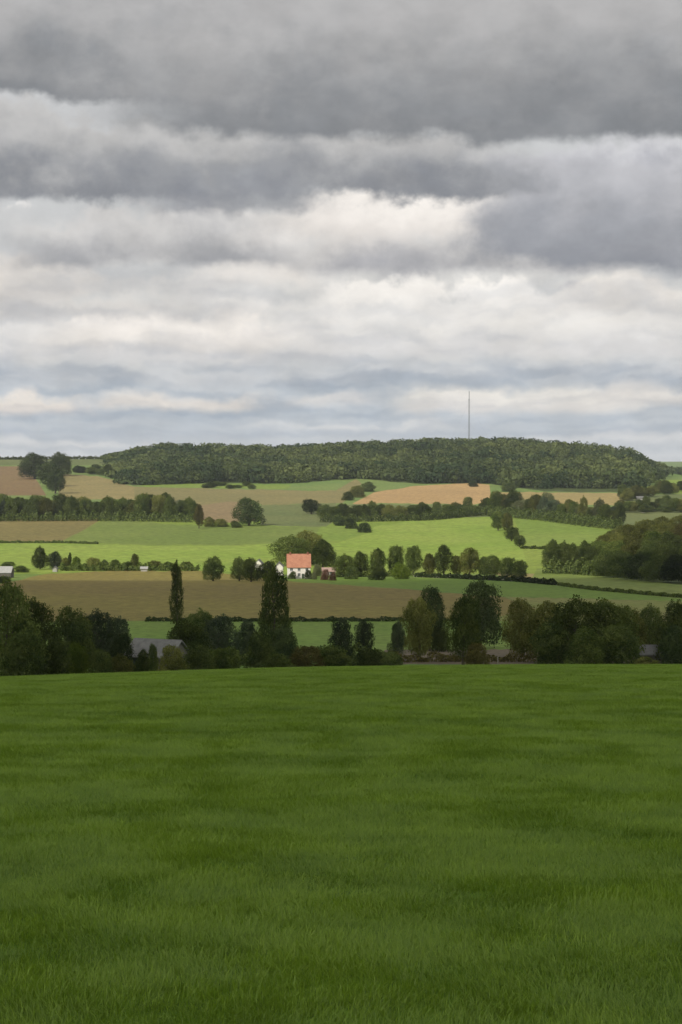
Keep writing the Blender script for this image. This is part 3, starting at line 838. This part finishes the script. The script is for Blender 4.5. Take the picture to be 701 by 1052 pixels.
hedge('dark undergrowth beneath the short row of trees beside the right wood', [(560, 589), (590, 589.5), (622, 592)], 5.0, 6, 'dark', 26, .45)
hedge('hedge of mixed bushes along the top edge of the stubble field', [(62, 586.5), (110, 586.5), (150, 586.3), (205, 586.6)], 2.6, 4, 'mid', 18, .5)
# ------------------------------------------------------------------ buildings
def M_box(bm, x0, x1, y0, y1, z0, z1):
    vs = [bm.verts.new(p) for p in ((x0,y0,z0),(x1,y0,z0),(x1,y1,z0),(x0,y1,z0),(x0,y0,z1),(x1,y0,z1),(x1,y1,z1),(x0,y1,z1))]
    for f in ((0,3,2,1),(4,5,6,7),(0,1,5,4),(1,2,6,5),(2,3,7,6),(3,0,4,7)): bm.faces.new([vs[i] for i in f])
def bm_obj(name, bm, mat, parent=None, bevel=0):
    me = bpy.data.meshes.new(name)
    bmesh.ops.recalc_face_normals(bm, faces=bm.faces); bm.to_mesh(me); bm.free()
    o = link(name, me, parent, [mat])
    if bevel:
        b = o.modifiers.new('edge', 'BEVEL'); b.width = bevel; b.segments = 2
    return o
def boxobj(name, mat, parent, *a, bevel=0):
    bm = bmesh.new(); M_box(bm, *a); return bm_obj(name, bm, mat, parent, bevel)
def prism(bm, prof, x0, x1, axis='x'):
    """extrude a closed (y,z) outline along x (or an (x,z) outline along y)"""
    mk = (lambda p, x: (x, p[0], p[1])) if axis == 'x' else (lambda p, y: (p[0], y, p[1]))
    a = [bm.verts.new(mk(p, x0)) for p in prof]; b = [bm.verts.new(mk(p, x1)) for p in prof]
    n = len(prof)
    bm.faces.new(a); bm.faces.new(b[::-1])
    for i in range(n): bm.faces.new((a[i], b[i], b[(i+1) % n], a[(i+1) % n]))
WHITE = plain_mat('limewashed wall', (.84, .80, .74), (.78, .73, .67), 1.5, .9)
GREYW = plain_mat('weathered boards', (.13, .12, .105), (.18, .165, .14), 3, .9, ('X', 3))
TILE = plain_mat('orange clay tiles', (.50, .235, .145), (.38, .165, .10), .9, .8, ('Z', 1.6))
MUTED = plain_mat('dull rendered wall', (.42, .41, .38), (.36, .35, .32), 1.5, .9)
PINK = plain_mat('faded pink tiles', (.40, .28, .23), (.30, .20, .17), 1.5, .9)
SLATE = plain_mat('weathered grey sheet roof', (.20, .20, .185), (.13, .13, .12), 1.2, .7, ('X', 1.8))
PALER = plain_mat('pale sheet roof', (.42, .42, .40), (.34, .34, .32), 1.2, .7, ('X', 1.8))
BRICK = plain_mat('chimney brick', (.30, .13, .08), (.24, .10, .07), 5, .9)
WOODD = plain_mat('dark door and opening paint', (.05, .07, .05), (.07, .09, .06), 3, .6)  # doors; on the barn this dark colour is the shade of its opening
FRAME = plain_mat('white frame paint', (.75, .75, .73), (.70, .70, .68), 3, .5)
GLASS = plain_mat('window glass', (.03, .035, .04), (.04, .045, .05), 3, .08, spec=.6)
STEEL = plain_mat('galvanised steel', (.22, .22, .23), (.17, .17, .18), .5, .6)
POSTW = plain_mat('grey post wood', (.33, .30, .25), (.25, .23, .19), 6, .9)

def gable_house(name, label, cat, px, Y, L, D, eave, ridge, rz, wall, roof, windows=(), doors=(), chimneys=(), group=None, over=.35, dz=0, zloc=None):
    """ridge along local x; front faces local -y"""
    x, y, z = at(px, Y)
    t = empty(name, (x, y, z + dz), rz)
    bm = bmesh.new()
    prism(bm, [(-D/2, -1.2), (D/2, -1.2), (D/2, eave), (0, ridge - .12), (-D/2, eave)], -L/2, L/2)
    bm_obj('wall', bm, wall, t)
    s = (ridge - eave) / (D / 2); th = .22
    bm = bmesh.new()
    ye = D/2 + over; ze = eave - s * over
    prism(bm, [(-ye, ze + .05), (-ye, ze + th), (0, ridge + th), (ye, ze + th), (ye, ze + .05), (0, ridge + .02)], -L/2 - over, L/2 + over)
    rf = bm_obj('roof', bm, roof, t)
    for cx, cy, h in chimneys:
        boxobj('chimney', BRICK, rf, cx - .35, cx + .35, cy - .3, cy + .3, ridge - .9 - abs(cy) * s, ridge + h)
    for (wx, wz, ww, wh) in windows:
        w = boxobj('window', FRAME, t, wx - ww/2, wx + ww/2, -D/2 - .06, -D/2 + .1, wz, wz + wh)
        for k in (-1, 1):
            boxobj('pane', GLASS, w, wx + k * ww/4 - ww*.2, wx + k * ww/4 + ww*.2, -D/2 - .075, -D/2 - .02, wz + .1, wz + wh - .1)
        boxobj('sill', FRAME, w, wx - ww/2 - .12, wx + ww/2 + .12, -D/2 - .16, -D/2 - .062, wz - .1, wz - .003)
    for (dx, dw, dh) in doors:
        boxobj('door', WOODD, t, dx - dw/2, dx + dw/2, -D/2 - .05, -D/2 + .1, -.05, dh)
    tag(t, label, cat, group)
    return t
zY = row_to_Y(307, 594.6)
gable_house('farmhouse', 'white farmhouse with a steep bright orange tiled roof in the sun', 'house', 307, zY + 4, 9.0, 8.2, 4.8, 9.6, R(3), WHITE, TILE,
            windows=[(-3, 1.0, 1.2, 1.4), (0, 1.0, 1.2, 1.4), (3.1, 1.0, 1.2, 1.4), (-3, 3.2, 1.1, 1.2), (0, 3.2, 1.1, 1.2), (3.1, 3.2, 1.1, 1.2)],
            doors=[(1.55, 1.0, 2.1)], chimneys=[(-3.4, 0, .9), (3.6, 0, .9)])
gable_house('outbuilding', 'small white outbuilding with its gable end just left of the farmhouse', 'house', 287, row_to_Y(287, 592) + 3, 7.0, 3.2, 4.0, 5.6, R(90), WHITE, SLATE,
            windows=[], doors=[])
gable_house('cottage', 'white cottage half hidden behind dark trees, only its top showing', 'house', 266, row_to_Y(266, 585), 6.5, 3.4, 2.6, 4.4, R(86), WHITE, SLATE)
gable_house('shed', 'small pale shed under dark trees at far left', 'shed', 56.5, row_to_Y(56, 587.5), 2.8, 1.8, 1.5, 2.3, R(88), MUTED, SLATE)
gable_house('hut', 'little pale hut standing low among the hedge bushes', 'hut', 148, row_to_Y(148, 587), 2.8, 2.2, 1.2, 1.9, R(4), MUTED, PALER)
gable_house('farm_building', 'farm building with a pale grey roof cut by the left edge', 'barn', 1, row_to_Y(3, 593.5), 9.0, 6, 2.2, 4.4, R(-3), GREYW, PALER)
gable_house('hut', 'pale hut at the far right below the wooded hill', 'hut', 657.5, row_to_Y(657, 514), 6, 5, 1.9, 3.4, R(5), MUTED, SLATE)
gable_house('shed', 'low shed with a pinkish roof in the garden right of the farmhouse', 'shed', 338, row_to_Y(338, 591), 5.4, 3.6, 1.7, 3.0, R(-6), MUTED, PINK, doors=[(1.2, .9, 1.6)])
# grey barn behind the crest, a dark door panel stands for its shaded open side
xb, yb, zb = at(160, 272)
bt = gable_house('barn', 'old barn with a weathered grey roof half buried in bushes', 'barn', 162, 262, 6.8, 5.6, 2.3, 4.3, R(-24), GREYW, SLATE, doors=[(-1.5, 2.4, 2.3)], dz=.0)
gable_house('shed', 'small grey roofed shed between the big clump and the right edge', 'shed', 668, 292, 3.6, 3.4, 1.5, 2.6, R(6), GREYW, SLATE)
# post beside the dirt track
xp, yp, zp = at(512, 268)
bm = bmesh.new(); prism(bm, [(-.07, -.3), (.07, -.3), (.07, 1.75), (.0, 1.9), (-.07, 1.75)], -.07, .07)
po = bm_obj('fence_post', bm, POSTW, None, .012); po.location = (xp, yp, zp + .0)
tag(po, 'pale wooden post standing beside the brown dirt track', 'post')

# ---- radio mast on the hill
def mast():
    Y = 2540.0; x, y, z = at(482, Y)
    H = ztop(402, Y) - z
    t = empty('radio_mast', (x, y, z))
    V = []; Qd = []
    def rod(p, q, r_, k=5):
        v, qd = tube([p, q], [r_, r_], k); b = len(V); V.extend(v); Qd.extend(tuple(i + b for i in f) for f in qd)
    Hm = H * .86; s = .78
    legs = [(s * math.cos(a), s * math.sin(a)) for a in (R(90), R(210), R(330))]
    for lx, ly in legs: rod((lx, ly, -1), (lx, ly, Hm), .16)
    n = int(Hm / 2.4)
    for i in range(n):
        z0, z1 = Hm * i / n, Hm * (i + 1) / n
        for k in range(3):
            a, b = legs[k], legs[(k + 1) % 3]
            if i % 2: a, b = b, a
            rod((a[0], a[1], z0), (b[0], b[1], z1), .07, 4); rod((a[0], a[1], z1), (b[0], b[1], z1), .07, 4)
    me = mesh_np('lattice', V, Qd); link('lattice', me, t, [STEEL])
    V.clear(); Qd.clear()
    rod((0, 0, Hm), (0, 0, H), .42, 8); rod((0, 0, Hm - .4), (0, 0, Hm + .4), .95, 8)
    link('antenna', mesh_np('antenna', V, Qd), t, [STEEL])
    for a in (R(90), R(210), R(330)):
        V.clear(); Qd.clear()
        for hh in (.45, .8): 
            ex, ey = 38 * math.cos(a), 38 * math.sin(a)
            rod((s * math.cos(a), s * math.sin(a), H * hh), (ex, ey, float(terrain(x + ex, y + ey)) - z - .5), .03, 4)
        link('guy_wire', mesh_np('guy_wire', V, Qd), t, [STEEL])
    tag(t, 'tall thin steel radio mast rising from the wooded hill into the sky', 'mast')
mast()

# ------------------------------------------------------------------ sun, unseen cloud placed for its shadow
SUN = Vector((-0.52, -0.62, 0.60)).normalized()
sd = bpy.data.lights.new('sun', 'SUN'); sd.energy = 3.6; sd.angle = R(0.53); sd.color = (1.0, .94, .83)
so = bpy.data.objects.new('sun', sd); col.objects.link(so)
so.rotation_euler = SUN.to_track_quat('Z', 'Y').to_euler(); so.location = SUN * 1200

def shade_cloud_mat():
    m, nt, out = new_mat('unseen shade cloud')
    d = N(nt, 'ShaderNodeBsdfDiffuse'); d.inputs[0].default_value = (.9, .9, .92, 1)
    t = N(nt, 'ShaderNodeBsdfTranslucent'); t.inputs[0].default_value = (.9, .9, .92, 1)
    ms = N(nt, 'ShaderNodeMixShader', i_0=.75); tr = N(nt, 'ShaderNodeBsdfTransparent'); m2 = N(nt, 'ShaderNodeMixShader')
    ta = N(nt, 'ShaderNodeAttribute', attribute_name='thick')
    nt.links.new(ss(nt, ta.outputs['Fac'], .02, .62, 1.0, .33), m2.inputs[0])
    nt.links.new(d.outputs[0], ms.inputs[1]); nt.links.new(t.outputs[0], ms.inputs[2])
    nt.links.new(ms.outputs[0], m2.inputs[1]); nt.links.new(tr.outputs[0], m2.inputs[2]); nt.links.new(m2.outputs[0], out.inputs[0])
    return m
SHADE_CLOUD = shade_cloud_mat()
def cloud(label, blobs, H):
    bm = bmesh.new(); TH = bm.verts.layers.float.new('thick')
    for (gx_, gy_, a, b, c, rot) in blobs:              # out-of-frame cloud, laid out by where its shade should fall
        k = (H + 45) / SUN.z
        cx, cy = gx_ + SUN.x * k, gy_ + SUN.y * k
        r = bmesh.ops.create_icosphere(bm, subdivisions=5, radius=1.0)
        for v in r['verts']:
            p = v.co.copy(); v[TH] = math.sqrt(max(0.0, 1 - p.x * p.x - p.y * p.y))
            n = (math.sin(p.x * 5 + 1.1 + gx_) * math.sin(p.y * 6 + .4) + .6 * math.sin(p.x * 11 + p.y * 4 + gy_) * math.sin(p.y * 13 + 2) + .35 * math.sin(p.x * 23 + p.z * 9) * math.sin(p.y * 27))
            p *= 1 + .075 * n
            if p.z < 0: p.z *= .45
            q = Matrix.Rotation(rot, 3, 'Z') @ Vector((p.x * a, p.y * b, p.z * c))
            v.co = q + Vector((cx, cy, H))
    o = bm_obj('cloud', bm, SHADE_CLOUD)
    for p in o.data.polygons: p.use_smooth = True
    tag(o, label, 'cloud', kind='structure')
cloud('unseen grey cloud added overhead to shade the near land', [(-40, 190, 640, 560, 70, 0), (-450, 310, 440, 460, 60, 0), (340, 380, 420, 470, 60, .3), (235, 715, 110, 150, 45, -.4)], 470)

# ------------------------------------------------------------------ haze
bm = bmesh.new(); M_box(bm, -5200, 5200, -640, 9700, -75, 100)
hz = bm_obj('haze', bm, None) if False else None
m, nt, out = new_mat('thin haze')
pv = N(nt, 'ShaderNodeVolumePrincipled'); pv.inputs['Color'].default_value = (.86, .92, 1, 1); pv.inputs['Density'].default_value = 0.000045
nt.links.new(pv.outputs[0], out.inputs['Volume'])
hz = bm_obj('haze', bm, m); tag(hz, 'thin pale haze in the air over the valley', 'haze', kind='stuff')
hz.display_type = 'WIRE'

# ------------------------------------------------------------------ sky
w = bpy.data.worlds.new('World'); sc.world = w; w.use_nodes = True
nt = w.node_tree; nt.nodes.clear()
out = N(nt, 'ShaderNodeOutputWorld'); bg = N(nt, 'ShaderNodeBackground'); STR = 0.1
bg.inputs[1].default_value = STR; nt.links.new(bg.outputs[0], out.inputs[0])
sky = N(nt, 'ShaderNodeTexSky', sky_type='NISHITA', sun_disc=False)
sky.sun_elevation = math.asin(SUN.z); sky.sun_rotation = math.atan2(SUN.x, SUN.y) % (2 * math.pi)
tc = N(nt, 'ShaderNodeTexCoord'); sep = N(nt, 'ShaderNodeSeparateXYZ'); nt.links.new(tc.outputs['Generated'], sep.inputs[0])
az = mth(nt, 'MULTIPLY', mth(nt, 'ARCTAN2', sep.outputs[0], sep.outputs[1]), F)
hyp = mth(nt, 'SQRT', mth(nt, 'ADD', mth(nt, 'MULTIPLY', sep.outputs[0], sep.outputs[0]), mth(nt, 'MULTIPLY', sep.outputs[1], sep.outputs[1])))
el = mth(nt, 'MULTIPLY', mth(nt, 'MINIMUM', mth(nt, 'DIVIDE', sep.outputs[2], mth(nt, 'MAXIMUM', hyp, .05)), 3.0), F)
# seamless cloud noise on the direction vector, flattened towards the horizon
def dnoise(scale, kz, detail, rough=.55, off=0.0, lac=2.0):
    mp = N(nt, 'ShaderNodeMapping'); mp.inputs['Scale'].default_value = (1, 1, kz); mp.inputs['Location'].default_value = (off, off * .7, off * .3)
    nt.links.new(tc.outputs['Generated'], mp.inputs[0])
    n = N(nt, 'ShaderNodeTexNoise', i_Scale=scale, i_Detail=detail, i_Roughness=rough, i_Lacunarity=lac)
    nt.links.new(mp.outputs[0], n.inputs['Vector'])
    return n
nA = dnoise(11, 2.2, 3.0, .5, 3.1); nB = dnoise(40, 1.15, 8.0, .56, 7.7); nE = dnoise(120, 1.1, 6.0, .6, 5.2)
def comp(n, i):
    s = N(nt, 'ShaderNodeSeparateColor'); nt.links.new(n.outputs[1], s.inputs[0]); return mth(nt, 'SUBTRACT', s.outputs[i], .5)
vo = N(nt, 'ShaderNodeTexVoronoi', feature='SMOOTH_F1'); vo.inputs['Scale'].default_value = 22; vo.inputs['Detail'].default_value = 1; vo.inputs['Roughness'].default_value = .55; vo.inputs['Smoothness'].default_value = .35
vm = N(nt, 'ShaderNodeMapping'); vm.inputs['Scale'].default_value = (1, 1, 1.9)
vw = N(nt, 'ShaderNodeVectorMath', operation='MULTIPLY_ADD'); vw.inputs[1].default_value = (.035, .035, .02)
nt.links.new(nB.outputs[1], vw.inputs[0]); nt.links.new(tc.outputs['Generated'], vw.inputs[2]); nt.links.new(vw.outputs[0], vm.inputs[0]); nt.links.new(vm.outputs[0], vo.inputs['Vector'])
puff = mth(nt, 'SUBTRACT', vo.outputs['Distance'], .42)
flat = ss(nt, el, 0, 330, .30, 1.0)
def add(*v):
    r = v[0]
    for q in v[1:]: r = mth(nt, 'ADD', r, q)
    return r
azw = add(az, mth(nt, 'MULTIPLY', comp(nA, 0), 130.0), mth(nt, 'MULTIPLY', comp(nB, 0), 85.0), mth(nt, 'MULTIPLY', comp(nE, 0), 26.0))
elw = add(el, mth(nt, 'MULTIPLY', flat, add(mth(nt, 'MULTIPLY', comp(nA, 1), 52.0), mth(nt, 'MULTIPLY', comp(nB, 1), 100.0), mth(nt, 'MULTIPLY', comp(nE, 1), 18.0), mth(nt, 'MULTIPLY', puff, 46.0))))
elb = add(el, mth(nt, 'MULTIPLY', flat, add(mth(nt, 'MULTIPLY', comp(nA, 1), 52.0), mth(nt, 'MULTIPLY', comp(nB, 2), 44.0), mth(nt, 'MULTIPLY', comp(nE, 2), 12.0))))
def sc_(c):
    r = lin(*c); return (r[0] / STR, r[1] / STR, r[2] / STR, 1)
# clear air and thin far cloud low down, broken grey cloud elsewhere
c = mixc(nt, ss(nt, elw, 2, 70), sc_((203, 208, 214)), sc_((160, 177, 196)))
c = mixc(nt, ss(nt, elw, 60, 140), c, sc_((206, 205, 204)))
c = mixc(nt, .10, c, sky.outputs[0])
nC = dnoise(7, 2.6, 7.0, .6, 12.3)
gen = mixc(nt, ss(nt, nC.outputs[0], .38, .62), sc_((165, 170, 178)), sc_((246, 242, 236)))
c = mixc(nt, ss(nt, el, 430, 700), c, gen)
farside = mth(nt, 'ABSOLUTE', az)
def elem(c, x0, x1, yb, yt, cb, ct, sb=8, st=14, sx=40, op=1.0, tb=0.0):
    """one bank of cloud between photo columns x0..x1 and rows yt (top) .. yb (base)"""
    b, t = HOR - yb, HOR - yt
    mid, hw = (x0 + x1) / 2 - CX, (x1 - x0) / 2
    m1 = ss(nt, elb, b - sb, b + sb); m2 = ss(nt, elw, t - st, t + st, 1, 0)
    m3 = ss(nt, mth(nt, 'ABSOLUTE', mth(nt, 'SUBTRACT', azw, mid)), hw - sx, hw + sx, 1, 0)
    mk = mth(nt, 'MULTIPLY', mth(nt, 'MULTIPLY', m1, m2), mth(nt, 'MULTIPLY', m3, op))
    cc = mixc(nt, ss(nt, elw, b + (t - b) * tb, t), sc_(cb), sc_(ct))
    return mixc(nt, mk, c, cc)
BIG = 1500
def puffs(c, off, op, dens):
    """field of small cumulus that shrinks with perspective towards the horizon: white tops, grey bases"""
    ew = add(el, mth(nt, 'MULTIPLY', flat, add(mth(nt, 'MULTIPLY', comp(nB, 1), 52.0), mth(nt, 'MULTIPLY', comp(nE, 1), 18.0))))
    aw = add(az, mth(nt, 'MULTIPLY', comp(nB, 0), 70.0), mth(nt, 'MULTIPLY', comp(nE, 0), 24.0))
    vy = mth(nt, 'DIVIDE', mth(nt, 'LOGARITHM', mth(nt, 'ADD', mth(nt, 'MULTIPLY', mth(nt, 'MAXIMUM', ew, 0.0), .17), 6.0), math.e), .17)
    vx = mth(nt, 'DIVIDE', aw, mth(nt, 'ADD', mth(nt, 'MULTIPLY', mth(nt, 'MAXIMUM', el, 0.0), .42), 46.0))
    cb_ = N(nt, 'ShaderNodeCombineXYZ'); nt.links.new(mth(nt, 'ADD', vx, off), cb_.inputs[0]); nt.links.new(mth(nt, 'ADD', vy, off * 1.37), cb_.inputs[1])
    def fb(dy, sc0, det):
        mp = N(nt, 'ShaderNodeMapping'); mp.inputs['Location'].default_value = (0, dy, 0); nt.links.new(cb_.outputs[0], mp.inputs[0])
        n = N(nt, 'ShaderNodeTexNoise', noise_dimensions='2D', i_Scale=sc0, i_Detail=det, i_Roughness=.5); nt.links.new(mp.outputs[0], n.inputs['Vector'])
        return n.outputs[0]
    d0 = fb(0, .55, 4.0); d1 = fb(.36, .55, 3.0)
    lit = add(mth(nt, 'MULTIPLY', mth(nt, 'SUBTRACT', d0, d1), 2.6), mth(nt, 'MULTIPLY', mth(nt, 'SUBTRACT', .5, d0), dens))
    mk = mth(nt, 'MULTIPLY', mth(nt, 'MULTIPLY', ss(nt, el, 12, 70, .35, 1.0), ss(nt, el, 190, 250, 1, 0)), op)
    return mixc(nt, mk, c, mixc(nt, ss(nt, lit, -.42, .34), sc_((178, 181, 187)), sc_((252, 246, 238))))
E = [
 # far, low banks first
 (-BIG, BIG + 700, 446, 428, (166, 179, 196), (190, 199, 208), 7, 8, 60, .7),
 (-BIG, BIG + 700, 472, 457, (212, 216, 220), (214, 218, 222), 4, 5, 60, .8),
 (-60, 150, 456, 446, (204, 209, 214), (226, 226, 226), 4, 4, 40, .8),
 (300, 470, 444, 433, (206, 210, 214), (226, 226, 225), 4, 4, 40, .8),
 (530, 760, 456, 441, (206, 211, 216), (228, 228, 228), 4, 5, 40, .85),
 (200, 330, 438, 430, (200, 206, 212), (220, 222, 223), 4, 4, 40, .7),
 (-40, 100, 424, 402, (214, 206, 202), (240, 230, 218), 5, 7, 25, .95),
 (120, 262, 420, 396, (220, 213, 205), (240, 231, 220), 5, 8, 25, .9),
 (420, 640, 424, 393, (218, 214, 210), (243, 238, 228), 6, 9, 40, .9),
 (600, 760, 418, 392, (214, 210, 206), (238, 232, 224), 6, 8, 30, .9),
 (290, 400, 418, 404, (206, 206, 206), (228, 224, 220), 5, 6, 30, .7),
 (-BIG, BIG + 700, 396, 368, (152, 165, 180), (188, 194, 201), 9, 12, 60, .85),
 (-BIG, BIG + 700, 372, 300, (205, 206, 209), (226, 224, 221), 10, 16, 60, .9),
 (60, 285, 358, 318, (230, 225, 219), (255, 248, 240), 8, 7, 40, .95),
 (330, 650, 345, 288, (230, 228, 224), (255, 251, 245), 12, 8, 60, .95),
 (560, 760, 325, 280, (214, 212, 210), (238, 232, 224), 8, 12, 40, .9),
 (-60, 215, 328, 296, (176, 176, 178), (202, 199, 196), 7, 10, 40, .75),
 (-120, 135, 308, 262, (202, 198, 194), (236, 228, 218), 7, 12, 40, .9),
 (40, 330, 305, 272, (184, 184, 186), (216, 213, 209), 8, 12, 40, .8),
 (235, 330, 296, 240, (222, 218, 214), (241, 235, 228), 10, 14, 30, .9),
 (10, 330, 276, 205, (160, 161, 165), (214, 212, 210), 8, 8, 40, 1),
 (310, 640, 284, 232, (168, 168, 172), (212, 209, 206), 9, 16, 50, .95),
 (285, 520, 250, 178, (232, 226, 220), (255, 249, 242), 16, 8, 46, .95),
 (190, 262, 222, 196, (214, 211, 208), (232, 228, 223), 7, 9, 18, .9),
 (488, BIG, 277, 134, (146, 149, 156), (196, 196, 200), 9, 16, 34, 1),
 (600, 860, 178, 128, (178, 179, 186), (216, 216, 219), 16, 8, 60, .9),
 (555, 596, 298, 280, (176, 176, 180), (196, 196, 198), 6, 8, 14, .9),
 (-60, 16, 220, 204, (214, 212, 210), (232, 230, 228), 6, 6, 14, .9),
 (-BIG, 520, 208, 104, (136, 139, 145), (196, 195, 194), 7, 12, 50, 1, .08),
 (150, 310, 222, 165, (140, 143, 150), (160, 162, 166), 8, 16, 40, .85),
 (-BIG, 200, 106, -900, (133, 137, 139), (186, 184, 182), 7, 60, 50, 1),
 (140, BIG, 138, -900, (131, 136, 139), (186, 184, 182), 9, 60, 70, 1),
]
for e in E[:-2]:
    if e[2:4] == (276, 205): c = puffs(c, 3.3, .30, .6)
    c = elem(c, *e)
# the dark ceiling above: its base gets lighter upwards
for (x0, x1, yb, sb, sx) in ((-BIG, 190, 106, 7, 60), (130, BIG, 140, 10, 80)):
    b = HOR - yb
    m1 = ss(nt, elb, b - sb, b + sb); mid, hw = (x0 + x1) / 2 - CX, (x1 - x0) / 2
    m3 = ss(nt, mth(nt, 'ABSOLUTE', mth(nt, 'SUBTRACT', azw, mid)), hw - sx, hw + sx, 1, 0)
    m4 = ss(nt, el, 520, 800, 1, 0)
    cc = mixc(nt, ss(nt, elw, b + 5, 500), sc_((134, 137, 141)), sc_((184, 183, 183)))
    c = mixc(nt, mth(nt, 'MULTIPLY', mth(nt, 'MULTIPLY', m1, m3), m4), c, cc)
# rounded relief of the vapour: each puff is paler towards its top
c = mixc(nt, 1.0, c, ss(nt, puff, -.3, .35, 1.045, .955), 'MULTIPLY')
# soft inner texture of the vapour
nD = dnoise(30, 1.6, 9.0, .62, 21.0)
c = mixc(nt, 1.0, c, ss(nt, nD.outputs[0], 25e-2, .75, .94, 1.12), 'MULTIPLY')
nt.links.new(c, bg.inputs[0])

# ------------------------------------------------------------------ camera and render settings
cd = bpy.data.cameras.new('camera'); cam = bpy.data.objects.new('camera', cd); col.objects.link(cam)
cd.sensor_fit = 'VERTICAL'; cd.sensor_height = 24; cd.angle = R(30.0)
cam.location = (0, 0, 0); cam.rotation_euler = (R(90) - math.atan(56 / F), 0, 0)
cd.clip_start = .1; cd.clip_end = 40000
sc.camera = cam
sc.view_settings.view_transform = 'Standard'; sc.view_settings.look = 'None'
sc.view_settings.exposure = 0; sc.view_settings.gamma = 1
sc.render.engine = 'CYCLES'
sc.cycles.max_bounces = 6; sc.cycles.diffuse_bounces = 3; sc.cycles.transmission_bounces = 4; sc.cycles.volume_bounces = 0
sc.cycles.transparent_max_bounces = 8
sc.cycles.use_denoising = True
